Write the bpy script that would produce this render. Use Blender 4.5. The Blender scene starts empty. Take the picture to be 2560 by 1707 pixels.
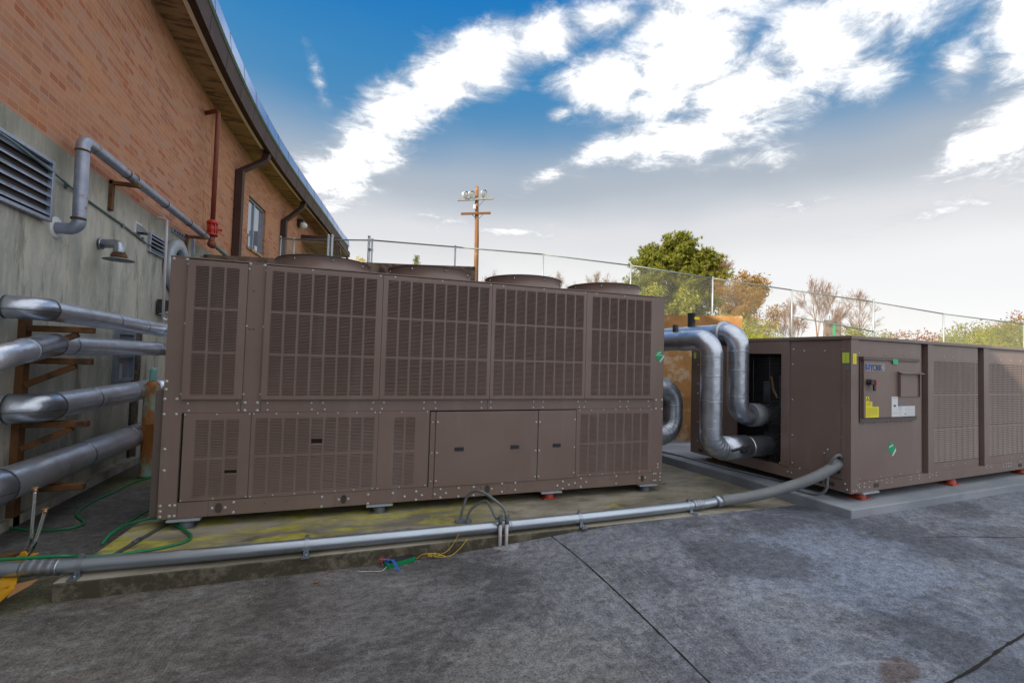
import bpy, math, random
import numpy as np
from mathutils import Vector, Matrix
R = math.radians
C = bpy.context.scene.collection
scn = bpy.context.scene
random.seed(7); rng = np.random.default_rng(7)

# ------------------------------------------------------------------ camera
YAW, PITCH, ROLL = 0.3334, 0.0354, 0.0288
CAM = Vector((0, 0, 1.78))
cy, sy, cp, sp = math.cos(YAW), math.sin(YAW), math.cos(PITCH), math.sin(PITCH)
fwd = Vector((sy*cp, cy*cp, sp)); rgt = Vector((cy, -sy, 0)); up = rgt.cross(fwd)
r2 = rgt*math.cos(ROLL) + up*math.sin(ROLL); u2 = -rgt*math.sin(ROLL) + up*math.cos(ROLL)
cd = bpy.data.cameras.new('camera'); cam = bpy.data.objects.new('camera', cd); C.objects.link(cam)
m = Matrix.Identity(4)
for i in range(3):
    m[i][0] = r2[i]; m[i][1] = u2[i]; m[i][2] = -fwd[i]; m[i][3] = CAM[i]
cam.matrix_world = m
cd.sensor_width = 36; cd.lens = 16.05; cd.clip_start = 0.05; cd.clip_end = 3000
scn.camera = cam

# ------------------------------------------------------------------ sky
SUN_AZ, SUN_EL = -115, 26
W = bpy.data.worlds.new('World'); scn.world = W; W.use_nodes = True
wt = W.node_tree; wt.nodes.clear()
class NT:
    def __init__(s, t): s.t = t
    def n(s, k, **kw):
        nd = s.t.nodes.new(k)
        for a, b in kw.items(): setattr(nd, a, b)
        return nd
    def l(s, a, b): s.t.links.new(a, b)
    def put(s, sock, v):
        if isinstance(v, bpy.types.NodeSocket): s.l(v, sock)
        elif v is not None: sock.default_value = v
    def math(s, op, a, b=None, c=None, clamp=False):
        nd = s.n('ShaderNodeMath', operation=op, use_clamp=clamp)
        for i, v in enumerate((a, b, c)):
            if v is not None: s.put(nd.inputs[i], v)
        return nd.outputs[0]
    def vmath(s, op, a, b=None):
        nd = s.n('ShaderNodeVectorMath', operation=op)
        s.put(nd.inputs[0], a)
        if b is not None: s.put(nd.inputs[1], b)
        return nd.outputs[0]
    def mix(s, f, a, b, bt='MIX'):
        nd = s.n('ShaderNodeMix', data_type='RGBA', blend_type=bt)
        s.put(nd.inputs[0], f); s.put(nd.inputs[6], a); s.put(nd.inputs[7], b)
        return nd.outputs[2]
    def noise(s, vec, scale, detail=4, rough=.55, dist=0.0):
        nd = s.n('ShaderNodeTexNoise'); s.put(nd.inputs['Vector'], vec)
        nd.inputs['Scale'].default_value = scale; nd.inputs['Detail'].default_value = detail
        nd.inputs['Roughness'].default_value = rough; nd.inputs['Distortion'].default_value = dist
        return nd.outputs['Fac']
    def mapping(s, vec, loc=(0,0,0), rot=(0,0,0), scale=(1,1,1), vt='POINT'):
        nd = s.n('ShaderNodeMapping', vector_type=vt); s.put(nd.inputs['Vector'], vec)
        nd.inputs['Location'].default_value = loc; nd.inputs['Rotation'].default_value = rot; nd.inputs['Scale'].default_value = scale
        return nd.outputs[0]
    def ss(s, v, a, b, lo=0, hi=1):
        nd = s.n('ShaderNodeMapRange', interpolation_type='SMOOTHSTEP')
        s.put(nd.inputs['Value'], v)
        nd.inputs['From Min'].default_value = a; nd.inputs['From Max'].default_value = b
        nd.inputs['To Min'].default_value = lo; nd.inputs['To Max'].default_value = hi
        return nd.outputs[0]
    def ramp(s, v, stops):
        nd = s.n('ShaderNodeValToRGB'); s.put(nd.inputs[0], v)
        cr = nd.color_ramp
        while len(cr.elements) < len(stops): cr.elements.new(0.5)
        for e, (p, c) in zip(cr.elements, stops):
            e.position = p; e.color = (*c, 1) if len(c) == 3 else c
        return nd.outputs[0]
T = NT(wt)
co = T.n('ShaderNodeTexCoord').outputs['Generated']
sx = T.n('ShaderNodeSeparateXYZ'); T.l(co, sx.inputs[0])
DX, DY, DZ = sx.outputs
az = T.math('MULTIPLY', T.math('ARCTAN2', DX, DY), 57.2958)
el = T.math('MULTIPLY', T.math('ARCSINE', DZ), 57.2958)
sky = T.n('ShaderNodeTexSky', sky_type='NISHITA', sun_disc=False)
sky.sun_elevation = R(SUN_EL); sky.sun_rotation = R(SUN_AZ); sky.air_density = 1.2; sky.dust_density = 1.0; sky.ozone_density = 3.0
skyc = T.mix(1.0, T.mix(1.0, sky.outputs[0], (0.12, 0.62, 1.15, 1), 'MULTIPLY'), (.03, 1.0, 2.5, 1), 'DARKEN')
# thin high haze that whitens towards the horizon
ec = T.n('ShaderNodeCombineXYZ'); T.l(az, ec.inputs[0]); T.l(el, ec.inputs[1])
AE = ec.outputs[0]
hz = T.math('ADD', T.math('MULTIPLY', T.noise(T.mapping(AE, scale=(.03, .06, 1)), 1.0, 3), 6), el)
hzf = T.ramp(T.math('DIVIDE', hz, 45), [(.16, (1,1,1)), (.40, (.97,.97,.97)), (.55, (.80,.80,.80)), (.70, (.42,.42,.42)), (.86, (.12,.12,.12)), (.97, (.0,.0,.0))])
hzc = T.ramp(T.math('DIVIDE', hz, 45), [(.1, (4.75,4.75,4.75)), (.28, (4.4,4.4,4.45)), (.40, (3.7,3.72,3.8)), (.52, (2.5,2.65,2.8)), (.72, (.85,1.65,2.4))])
for nd in wt.nodes:
    if nd.type == 'VALTORGB' and nd.color_ramp.elements[0].color[0] > 2: nd.color_ramp.interpolation = 'EASE'
base = T.mix(hzf, skyc, hzc)
# clouds: soft blobs in azimuth / elevation broken up by noise
blobs = [(-3,19.5,5,3.6,20,1.0), (0.5,23,5.5,3.8,35,1.1), (4,27.5,5.5,4.2,40,1.1), (9,31.2,6.5,3.6,25,1.1), (15,33.8,7,3.3,15,1.1), (22,35.6,7,2.7,8,1.05), (29,37.2,7,2.1,0,.9),
         (30,31.4,6.5,3.4,-5,1.1), (36,28.8,7,3.2,0,.95), (40,33.5,9,5.6,0,1.1), (34,25.6,7,2.2,15,1.0), (46,29,9,4.4,-5,1.1), (40,25.2,9,2.9,0,1.15), (52,31,8,4.6,-10,1.05), (44,38,12,4.5,0,1.0), (30,24.6,6,1.9,22,.9), (22.5,21.6,6,1.4,25,.75),
         (57,27.5,4,2.8,0,.75), (46,22,6,1.6,0,.65), (59,33,9,4.4,0,1.0), (66,19.5,5,2.6,25,1.1), (68,27,3.4,6,10,.95), (63.6,25.6,2.4,2.6,0,.8), (74,25,8,9,0,1.1),
         (9,16.6,8,1.0,0,.52), (19,15.6,7,1.4,0,.55), (52,16.8,4,1.0,10,.60), (62,14.5,7,1.2,10,.55), (24.5,28.6,2.6,.9,20,.62), (-5.2,29.2,1.1,4.0,25,.50),
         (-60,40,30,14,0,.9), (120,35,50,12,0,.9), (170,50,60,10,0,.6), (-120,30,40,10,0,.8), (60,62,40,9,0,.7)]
acc = None
for a, e, ra, re, rot, w in blobs:
    g = T.n('ShaderNodeTexGradient', gradient_type='SPHERICAL')
    T.l(T.mapping(AE, (a, e, 0), (0, 0, R(rot)), (ra*1.5, re*1.5, 1), 'TEXTURE'), g.inputs[0])
    v = T.math('MULTIPLY', g.outputs['Fac'], w)
    acc = v if acc is None else T.math('MAXIMUM', acc, v)
acc = T.math('MAXIMUM', acc, T.math('MAXIMUM', T.ss(el, 44, 58), T.math('MULTIPLY', T.ss(T.math('ABSOLUTE', T.math('SUBTRACT', az, 20)), 62, 85), T.ss(el, 4, 16))))  # unseen bright cloud overhead and behind the camera, added to lift ambient light
pz = T.math('ADD', DZ, .10)
pc = T.n('ShaderNodeCombineXYZ'); T.l(T.math('DIVIDE', DX, pz), pc.inputs[0]); T.l(T.math('DIVIDE', DY, pz), pc.inputs[1])
PV = pc.outputs[0]
n1 = T.noise(T.mapping(PV, rot=(0, 0, R(35)), scale=(1.8, 2.9, 1)), 1.7, 14, .62, .7)
n2 = T.noise(T.mapping(PV, loc=(3, 1, 0), rot=(0, 0, R(-20)), scale=(2.6, 2.6, 1)), 2.9, 12, .68, .5)
nn = T.math('ADD', T.math('MULTIPLY', n1, .62), T.math('MULTIPLY', n2, .38))
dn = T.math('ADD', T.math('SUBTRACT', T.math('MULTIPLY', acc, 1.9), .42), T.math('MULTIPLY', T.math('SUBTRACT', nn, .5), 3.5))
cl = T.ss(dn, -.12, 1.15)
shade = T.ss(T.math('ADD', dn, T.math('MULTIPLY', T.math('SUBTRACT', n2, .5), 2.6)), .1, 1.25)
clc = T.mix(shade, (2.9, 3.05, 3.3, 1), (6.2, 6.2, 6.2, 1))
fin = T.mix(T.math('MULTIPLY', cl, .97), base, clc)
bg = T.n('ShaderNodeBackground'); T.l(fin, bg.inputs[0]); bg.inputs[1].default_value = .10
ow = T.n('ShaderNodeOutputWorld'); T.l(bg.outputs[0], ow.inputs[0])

sl = bpy.data.lights.new('sun', 'SUN'); sl.energy = 3.6; sl.angle = R(.6); sl.color = (1.0, .88, .70)
so = bpy.data.objects.new('sun', sl); C.objects.link(so)
sd = Vector((math.sin(R(SUN_AZ))*math.cos(R(SUN_EL)), math.cos(R(SUN_AZ))*math.cos(R(SUN_EL)), math.sin(R(SUN_EL))))
so.rotation_euler = sd.to_track_quat('Z', 'Y').to_euler(); so.location = (-20, -20, 30)
scn.view_settings.view_transform = 'Standard'; scn.view_settings.look = 'None'
scn.view_settings.exposure = 1.08; scn.view_settings.gamma = 1

# ------------------------------------------------------------------ materials
def newmat(name):
    mt = bpy.data.materials.new(name); mt.use_nodes = True
    t = NT(mt.node_tree); b = mt.node_tree.nodes['Principled BSDF']
    return mt, t, b
def pm(name, c1, c2=None, rough=.5, metal=0, scale=4, stretch=(1,1,1), bump=0, bscale=40, c3=None, s3=1.5, t3=(.55,.7), spec=.5, st3=(1,1,1), detail=6, coat=0, lo=.3, hi=.7):
    mt, t, b = newmat(name)
    oc = t.n('ShaderNodeTexCoord').outputs['Object']
    col = None
    if c2 is not None:
        f = t.ss(t.noise(t.mapping(oc, scale=stretch), scale, detail, .6), lo, hi)
        col = t.mix(f, (*c1, 1), (*c2, 1))
    if c3 is not None:
        f3 = t.ss(t.noise(t.mapping(oc, loc=(7, 3, 1), scale=st3), s3, 8, .65), *t3)
        col = t.mix(f3, col if col is not None else (*c1, 1), (*c3, 1))
    t.put(b.inputs['Base Color'], col if col is not None else (*c1, 1))
    b.inputs['Roughness'].default_value = rough; b.inputs['Metallic'].default_value = metal
    b.inputs['Specular IOR Level'].default_value = spec
    if coat: b.inputs['Coat Weight'].default_value = coat
    if bump:
        bp = t.n('ShaderNodeBump'); bp.inputs['Strength'].default_value = bump; bp.inputs['Distance'].default_value = .02
        t.l(t.noise(t.mapping(oc, scale=stretch), bscale, 5, .6), bp.inputs['Height']); t.l(bp.outputs[0], b.inputs['Normal'])
    return mt
M = {}
M['brown'] = pm('brown_paint', (.175,.126,.110), (.205,.150,.132), .38, 0, 1.1, bump=.05, bscale=2.2, c3=(.215,.175,.165), s3=1.6, t3=(.50,.78), st3=(2.5,2.5,.5))
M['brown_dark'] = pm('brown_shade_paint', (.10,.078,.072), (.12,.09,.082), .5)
M['inside'] = pm('dark_interior', (.04,.033,.03), (.06,.05,.046), .8, 0, 3)
M['coil'] = pm('coil_fins', (.03,.032,.035), (.055,.055,.06), .45, .3, 40, (1,1,14))
M['bolt'] = pm('zinc_bolt', (.55,.58,.62), None, .35, .7)
M['black'] = pm('black_metal', (.018,.02,.026), (.03,.03,.035), .45, 0, 8)
M['alum'] = pm('aluminium_jacket', (.44,.49,.58), (.54,.59,.68), .33, .92, 7, (1,1,1), bump=.35, bscale=9, c3=(.30,.32,.36), s3=4, t3=(.5,.75))
M['alum_old'] = pm('dull_aluminium_jacket', (.58,.63,.73), (.68,.72,.81), .34, .8, 5, (1,1,1), bump=.45, bscale=7, c3=(.36,.37,.36), s3=2.6, t3=(.52,.8))
M['galv'] = pm('galvanised_steel', (.40,.44,.50), (.30,.34,.40), .36, .9, 12, (1,1,1), bump=.05, bscale=60, c3=(.30,.32,.35), s3=5, t3=(.6,.75))
M['conduit'] = pm('rigid_conduit', (.46,.53,.62), (.34,.39,.46), .33, .85, 3, (.3,3,3), bump=.06, bscale=30, c3=(.24,.26,.28), s3=7, t3=(.62,.74))
M['flex'] = pm('grey_flex', (.15,.165,.185), (.19,.205,.225), .45, 0, 6)
M['pvc'] = pm('white_pvc', (.62,.62,.66), (.52,.51,.55), .4, 0, 6)
M['palegrey'] = pm('pale_grey_steel', (.42,.46,.52), (.34,.38,.44), .45, .2, 4)
M['rust'] = pm('rusty_steel', (.10,.05,.022), (.19,.085,.028), .85, .1, 7, bump=.3, bscale=30, c3=(.06,.035,.022), s3=6, t3=(.5,.65))
M['rustgalv'] = pm('rust_stained_galvanised', (.36,.40,.50), (.26,.30,.40), .45, .5, 8, c3=(.26,.12,.045), s3=5, t3=(.58,.68), bump=.08, bscale=40)
M['redpipe'] = pm('dark_red_pipe', (.16,.035,.025), (.22,.06,.03), .55, 0, 6, (1,1,.4))
M['redvalve'] = pm('red_enamel', (.52,.035,.018), (.38,.03,.018), .4, 0, 14)
M['redrubber'] = pm('red_mount', (.50,.075,.05), (.40,.06,.04), .5)
M['greymount'] = pm('grey_mount', (.15,.18,.22), (.11,.13,.16), .5)
M['cable'] = pm('teal_conduit', (.16,.25,.26), (.11,.17,.17), .45, .3, 9, c3=(.15,.07,.04), s3=6, t3=(.64,.7))
M['hose'] = pm('green_hose', (.010,.20,.075), (.008,.14,.055), .35)
M['darkhose'] = pm('dark_rubber_hose', (.07,.075,.085), None, .5)
M['tank'] = pm('green_tank_paint', (.20,.36,.30), (.26,.42,.36), .55, 0, 4, c3=(.30,.11,.022), s3=2.3, t3=(.40,.55), st3=(2,2,.8), bump=.1)
M['tankcap'] = pm('teal_cap', (.16,.38,.36), (.2,.44,.42), .5, 0, 9, c3=(.12,.06,.03), s3=8, t3=(.62,.68))
M['yellow'] = pm('yellow_paint', (.62,.34,.012), (.5,.25,.012), .4, 0, 8, c3=(.25,.12,.03), s3=9, t3=(.62,.7))
M['chrome'] = pm('chrome', (.7,.74,.8), None, .12, 1)
M['copper'] = pm('copper_cap', (.62,.36,.2), None, .35, .9)
M['fascia'] = pm('brown_fascia', (.050,.026,.024), (.064,.036,.032), .6, 0, 2, spec=.25)
M['capmetal'] = pm('roof_edge_metal', (.20,.32,.60), (.24,.37,.66), .25, 1, 2)  # blue of the reflected sky is tinted into the base colour
M['trim'] = pm('cream_trim', (.86,.84,.72), (.76,.74,.62), .6, 0, 3)
M['soffit'] = pm('stained_soffit', (.42,.29,.17), (.34,.23,.13), .8, 0, 3, (1,1,1), c3=(.16,.10,.065), s3=1.3, t3=(.50,.62), st3=(1.2,4.5,1))
M['roof'] = pm('roof_membrane', (.12,.11,.11), (.16,.15,.15), .8)
M['glass'] = pm('window_glass', (.02,.03,.05), None, .04, 0, spec=1.0)
M['glass'].node_tree.nodes['Principled BSDF'].inputs['Metallic'].default_value = .35
M['glass'].node_tree.nodes['Principled BSDF'].inputs['Base Color'].default_value = (.25,.30,.38,1)
M['framemetal'] = pm('blue_grey_frame', (.22,.27,.36), (.28,.33,.42), .4, .3, 8)
M['darkframe'] = pm('dark_bronze_frame', (.05,.045,.05), None, .4, .2)
M['louver'] = pm('aluminium_louvre', (.36,.41,.52), (.28,.32,.42), .4, .5, 6, (1,4,1), c3=(.2,.19,.17), s3=5, t3=(.55,.7))
M['fence'] = pm('galvanised_fence', (.42,.46,.50), (.34,.38,.40), .45, .5, 6)
M['rail'] = pm('weathered_rail', (.15,.20,.20), (.22,.25,.25), .5, .4, 6)
M['wire'] = pm('fence_wire', (.45,.46,.44), None, .5, .3)
M['pole'] = pm('brown_timber_pole', (.26,.115,.035), (.17,.075,.028), .9, 0, 6, (6,6,.4), bump=.4, bscale=20, c3=(.34,.19,.08), s3=3, t3=(.55,.7))
M['greywood'] = pm('weathered_arm', (.36,.35,.35), (.26,.25,.24), .8, 0, 6)
M['lampglass'] = pm('lamp_glass', (.75,.78,.8), None, .15, 0)
M['bark'] = pm('bark', (.26,.13,.055), (.17,.09,.045), .95, 0, 5, (4,4,1), bump=.5)
M['bark2'] = pm('grey_bark', (.20,.14,.11), (.13,.10,.085), .95, 0, 5)
M['stickY'] = pm('yellow_label', (.80,.72,.02), None, .5)
M['stickG'] = pm('green_label', (.0,.34,.13), None, .4)
M['stickG2'] = pm('bright_green_label', (.0,.55,.22), None, .4)
M['stickYG'] = pm('yellow_green_label', (.55,.72,.08), None, .5)
M['stickW'] = pm('white_label', (.68,.70,.74), None, .45)
M['stickGy'] = pm('grey_label', (.30,.28,.31), None, .45)
M['ink'] = pm('ink', (.03,.03,.04), None, .6)
M['inkgrey'] = pm('grey_ink', (.32,.34,.37), None, .6)
M['inkolive'] = pm('olive_ink', (.38,.33,.02), None, .6)
M['blue'] = pm('blue_print', (.02,.07,.32), None, .4)
M['bluel'] = pm('light_blue_print', (.02,.22,.55), None, .4)
M['navy'] = pm('navy_print', (.04,.06,.14), None, .4)
M['redp'] = pm('red_plastic', (.55,.02,.03), None, .35)
M['wireY'] = pm('yellow_wire', (.65,.45,.03), None, .4)
M['wireB'] = pm('blue_wire', (.03,.14,.55), None, .4)
M['wireR'] = pm('pink_wire', (.5,.10,.11), None, .4)
M['wireW'] = pm('white_wire', (.7,.7,.7), None, .4)
M['greenbox'] = pm('green_plastic', (.0,.22,.07), None, .35)
M['cardboard'] = pm('tan_plate', (.42,.22,.09), (.3,.16,.07), .7)
def leafmat(name, a, b, c):
    mt, t, bs = newmat(name)
    oc = t.n('ShaderNodeTexCoord').outputs['Object']
    f = t.ss(t.noise(oc, 1.1, 3, .6), .35, .65); g = t.ss(t.noise(t.mapping(oc, loc=(4, 2, 9)), 5, 3, .6), .4, .62)
    col = t.mix(g, t.mix(f, (*a, 1), (*b, 1)), (*c, 1))
    t.l(col, bs.inputs['Base Color']); bs.inputs['Roughness'].default_value = .6
    tr = t.n('ShaderNodeBsdfTranslucent'); t.l(col, tr.inputs[0])
    mx = t.n('ShaderNodeMixShader'); mx.inputs[0].default_value = .3
    t.l(bs.outputs[0], mx.inputs[1]); t.l(tr.outputs[0], mx.inputs[2])
    out = [n for n in mt.node_tree.nodes if n.type == 'OUTPUT_MATERIAL'][0]; t.l(mx.outputs[0], out.inputs[0])
    return mt
M['needle'] = leafmat('pine_needles', (.10,.14,.012), (.15,.19,.014), (.26,.24,.022))
M['lyg'] = leafmat('yellow_green_leaves', (.22,.24,.012), (.38,.33,.015), (.14,.18,.014))
M['lor'] = leafmat('rusty_leaves', (.33,.14,.018), (.42,.20,.02), (.20,.17,.03))
M['lred'] = leafmat('red_leaves', (.26,.05,.02), (.30,.09,.025), (.22,.13,.03))
M['lyel'] = leafmat('golden_leaves', (0.546,0.390,0.026), (0.600,0.468,0.039), (0.442,0.351,0.026))
M['lbrn'] = leafmat('dry_brown_leaves', (.28,.15,.05), (.34,.18,.06), (.18,.13,.06))
M['lgrn'] = leafmat('green_leaves', (.10,.15,.014), (.17,.20,.016), (.26,.22,.02))
def brickmat():
    mt, t, b = newmat('brick')
    uv = t.n('ShaderNodeTexCoord').outputs['UV']
    def bt(c1, c2, mo):
        nd = t.n('ShaderNodeTexBrick'); t.l(uv, nd.inputs['Vector'])
        nd.inputs['Scale'].default_value = 1; nd.inputs['Brick Width'].default_value = .30; nd.inputs['Row Height'].default_value = .075
        nd.inputs['Mortar Size'].default_value = .0048; nd.inputs['Mortar Smooth'].default_value = .1; nd.inputs['Bias'].default_value = 0
        nd.inputs['Color1'].default_value = c1; nd.inputs['Color2'].default_value = c2; nd.inputs['Mortar'].default_value = mo
        nd.offset = .5
        return nd
    A = bt((.50,.245,.14,1), (.37,.155,.09,1), (.58,.39,.25,1))
    su = t.n('ShaderNodeSeparateXYZ'); t.l(uv, su.inputs[0])
    row = t.math('FLOOR', t.math('DIVIDE', su.outputs[1], .075))
    sh = t.math('MULTIPLY', t.math('MODULO', t.math('ABSOLUTE', row), 2), .5)
    colm = t.math('FLOOR', t.math('ADD', t.math('DIVIDE', su.outputs[0], .30), sh))
    idv = t.n('ShaderNodeCombineXYZ'); t.l(row, idv.inputs[0]); t.l(colm, idv.inputs[1])
    wn_ = t.n('ShaderNodeTexWhiteNoise', noise_dimensions='2D'); t.l(idv.outputs[0], wn_.inputs['Vector'])
    bc = t.ramp(wn_.outputs['Value'], [(0, (.31,.12,.078)), (.18, (.39,.165,.098)), (.42, (.43,.19,.108)), (.66, (.46,.22,.132)), (.86, (.38,.215,.16)), (.95, (.35,.10,.045))])
    col = t.mix(A.outputs['Fac'], bc, (.46,.30,.20,1))
    big = t.ss(t.noise(uv, .35, 5, .6), .35, .7)
    col = t.mix(t.math('MULTIPLY', big, .3), col, (.48,.22,.10,1))
    pk = t.ss(t.noise(t.mapping(uv, loc=(5,5,0), scale=(.7,2.0,1)), .9, 5, .6), .5, .75)
    col = t.mix(t.math('MULTIPLY', pk, .4), col, (.52,.25,.10,1))
    st = t.ss(t.noise(t.mapping(uv, scale=(6,.35,1)), 1.0, 6, .7), .60, .72)
    sxy = t.n('ShaderNodeSeparateXYZ'); t.l(uv, sxy.inputs[0])
    msk = t.math('MULTIPLY', t.ss(sxy.outputs[0], 15.1, 15.4), t.ss(sxy.outputs[0], 16.2, 15.9))
    msk = t.math('MULTIPLY', msk, t.ss(t.noise(t.mapping(uv, scale=(9,.9,1)), 1.2, 8, .8), .50, .58))
    col = t.mix(t.math('MULTIPLY', msk, .65), col, (.14,.05,.025,1))
    col = t.mix(t.math('MULTIPLY', st, .10), col, (.2,.1,.06,1))
    t.l(col, b.inputs['Base Color']); b.inputs['Roughness'].default_value = .85
    bp = t.n('ShaderNodeBump'); bp.inputs['Strength'].default_value = .5; bp.inputs['Distance'].default_value = .008; bp.invert = True
    t.l(A.outputs['Fac'], bp.inputs['Height']); t.l(bp.outputs[0], b.inputs['Normal'])
    return mt
M['brick'] = brickmat()
def concwall():
    mt, t, b = newmat('stained_concrete_wall')
    oc = t.n('ShaderNodeTexCoord').outputs['Object']
    f = t.ss(t.noise(t.mapping(oc, scale=(1.5,1.5,.5)), 1.4, 8, .65), .35, .65)
    col = t.mix(f, (.31,.32,.29,1), (.46,.45,.40,1))
    g = t.ss(t.noise(t.mapping(oc, scale=(4,4,1.3)), 1.3, 9, .72), .46, .62)
    col = t.mix(t.math('MULTIPLY', g, .65), col, (.56,.53,.45,1))
    h = t.ss(t.noise(t.mapping(oc, loc=(3,3,3), scale=(3,3,.8)), 1.2, 9, .72), .53, .66)
    col = t.mix(t.math('MULTIPLY', h, .7), col, (.17,.165,.13,1))
    g2 = t.ss(t.noise(t.mapping(oc, loc=(1,8,3), scale=(2,2,1.2)), 1.0, 8, .7), .52, .7)
    col = t.mix(t.math('MULTIPLY', g2, .5), col, (.29,.32,.29,1))
    sp_ = t.n('ShaderNodeSeparateXYZ'); t.l(oc, sp_.inputs[0])
    top = t.math('MULTIPLY', t.ss(t.math('ADD', sp_.outputs[2], t.math('MULTIPLY', t.noise(oc, 2.5, 6, .7), .5)), 3.75, 4.15), .5)
    col = t.mix(top, col, (.16,.15,.11,1))
    t.l(col, b.inputs['Base Color']); b.inputs['Roughness'].default_value = .88
    bp = t.n('ShaderNodeBump'); bp.inputs['Strength'].default_value = .25; bp.inputs['Distance'].default_value = .01
    t.l(t.noise(oc, 14, 8, .7), bp.inputs['Height']); t.l(bp.outputs[0], b.inputs['Normal'])
    return mt
M['conc'] = concwall()
def groundmat():
    mt, t, b = newmat('worn_yard_concrete')
    oc = t.n('ShaderNodeTexCoord').outputs['Object']
    sp_ = t.n('ShaderNodeSeparateXYZ'); t.l(oc, sp_.inputs[0])
    xr = t.ss(sp_.outputs[0], -1.5, 4.0)
    big = t.ss(t.noise(oc, .8, 11, .72, .5), .41, .58)
    col = t.mix(big, (.070,.064,.059,1), (.125,.116,.108,1))
    colR = t.mix(big, (.066,.076,.102,1), (.145,.166,.214,1))
    col = t.mix(xr, col, colR)
    med = t.ss(t.noise(t.mapping(oc, loc=(3,0,0), rot=(0,0,R(-40)), scale=(1,2.2,1)), 2.4, 8, .7, .3), .50, .68)
    col = t.mix(t.math('MULTIPLY', med, .55), col, (.20,.205,.215,1))
    dk = t.ss(t.noise(t.mapping(oc, loc=(9,4,0), rot=(0,0,R(-30)), scale=(1,1.8,1)), 1.5, 8, .7, .5), .54, .68)
    col = t.mix(t.math('MULTIPLY', dk, .62), col, (.045,.046,.054,1))
    # brushed finish, broken up
    br = t.noise(t.mapping(oc, rot=(0,0,R(4)), scale=(110,5,1)), 1.0, 4, .65)
    brm = t.ss(t.noise(t.mapping(oc, loc=(2,2,2)), .8, 5, .6), .46, .62)
    col = t.mix(t.math('MULTIPLY', t.math('MULTIPLY', t.ss(br, .50, .62), brm), .45), col, (.26,.26,.265,1))
    g1 = t.math('MULTIPLY', t.ss(t.noise(oc, 85, 3, .7), .32, .68), 1.0)
    g2 = t.ss(t.noise(t.mapping(oc, loc=(3,9,0), rot=(0,0,R(20)), scale=(1,1.4,1)), 13, 10, .82), .36, .64)
    gm = t.math('ADD', .22, t.math('ADD', t.math('MULTIPLY', g1, .95), t.math('MULTIPLY', g2, .95)))
    vm = t.n('ShaderNodeCombineXYZ'); [t.l(gm, vm.inputs[k]) for k in range(3)]
    fine = t.ss(t.noise(t.mapping(oc, loc=(8,1,0)), 60, 5, .8), .60, .70)
    col = t.mix(t.math('MULTIPLY', fine, .55), col, (.36,.36,.37,1))
    pit = t.ss(t.noise(t.mapping(oc, loc=(1,7,0)), 30, 7, .8), .60, .68)
    col = t.mix(t.math('MULTIPLY', pit, .7), col, (.022,.022,.024,1))
    ch = t.ss(t.noise(t.mapping(oc, loc=(5,5,0), rot=(0,0,R(25)), scale=(3,14,1)), 1.6, 5, .8), .69, .73)
    col = t.mix(t.math('MULTIPLY', ch, .5), col, (.5,.5,.5,1))
    # pale scraped patch and dark damp patch, arcs left by tyres
    def spot(x, y, rx, ry, c, a, w=.35, rot=0):
        nonlocal col
        v = t.mapping(oc, (x, y, 0), (0,0,R(rot)), (rx, ry, 1), 'TEXTURE')
        g = t.n('ShaderNodeTexGradient', gradient_type='SPHERICAL'); t.l(v, g.inputs[0])
        f = t.ss(t.math('ADD', g.outputs['Fac'], t.math('MULTIPLY', t.math('SUBTRACT', t.noise(oc, 5, 7, .75), .5), w*2)), .2, .45)
        col = t.mix(t.math('MULTIPLY', f, a), col, (*c, 1))
    spot(1.40, 4.02, .17, .13, (.32,.33,.35), .6, .5)
    spot(3.12, 1.84, .26, .12, (.075,.048,.040), .75, .5, 15)
    spot(-2.6, 6.2, 1.0, 2.6, (.045,.05,.055), .4)
    spot(-2.2, 4.3, .8, .5, (.07,.07,.018), .6)
    spot(-2.9, 7.4, .8, .7, (.09,.09,.02), .6)
    spot(4.0, 2.9, 1.5, .9, (.17,.21,.29), .5, .6)
    spot(2.9, 2.6, .9, .5, (.20,.22,.26), .45, .9, -30)
    spot(3.4, 3.1, .8, .5, (.045,.048,.06), .6, .7, -30)
    spot(1.0, 2.4, .9, .7, (.20,.20,.20), .45, .7)
    
    def arc(x, y, r, a0, a1, w=.012, al=.6):
        nonlocal col
        v = t.vmath('SUBTRACT', oc, (x, y, 0)); s_ = t.n('ShaderNodeSeparateXYZ'); t.l(v, s_.inputs[0])
        d = t.math('SQRT', t.math('ADD', t.math('POWER', s_.outputs[0], 2), t.math('POWER', s_.outputs[1], 2)))
        d = t.math('ADD', d, t.math('MULTIPLY', t.noise(oc, 2.0, 3), .10))
        ring = t.ss(t.math('ABSOLUTE', t.math('SUBTRACT', d, r)), w*2.2, w*.4)
        an = t.math('ARCTAN2', s_.outputs[1], s_.outputs[0])
        mk = t.math('MULTIPLY', t.ss(an, a0-.2, a0+.2), t.ss(an, a1+.2, a1-.2))
        f = t.math('MULTIPLY', t.math('MULTIPLY', ring, mk), t.ss(t.noise(oc, 12, 5, .8), .35, .6))
        col = t.mix(t.math('MULTIPLY', f, al), col, (.42,.44,.48,1))
    col = t.mix(1.0, col, vm.outputs[0], 'MULTIPLY')
    arc(2.75, .98, 1.05, 1.1, 2.3, .009, .45)
    arc(1.2, .9, 1.2, 1.2, 2.5, .02, .2)
    t.l(col, b.inputs['Base Color']); b.inputs['Roughness'].default_value = .72
    bp = t.n('ShaderNodeBump'); bp.inputs['Strength'].default_value = .45; bp.inputs['Distance'].default_value = .006
    t.l(t.noise(oc, 45, 8, .75), bp.inputs['Height']); t.l(bp.outputs[0], b.inputs['Normal'])
    return mt
M['ground'] = groundmat()
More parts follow.
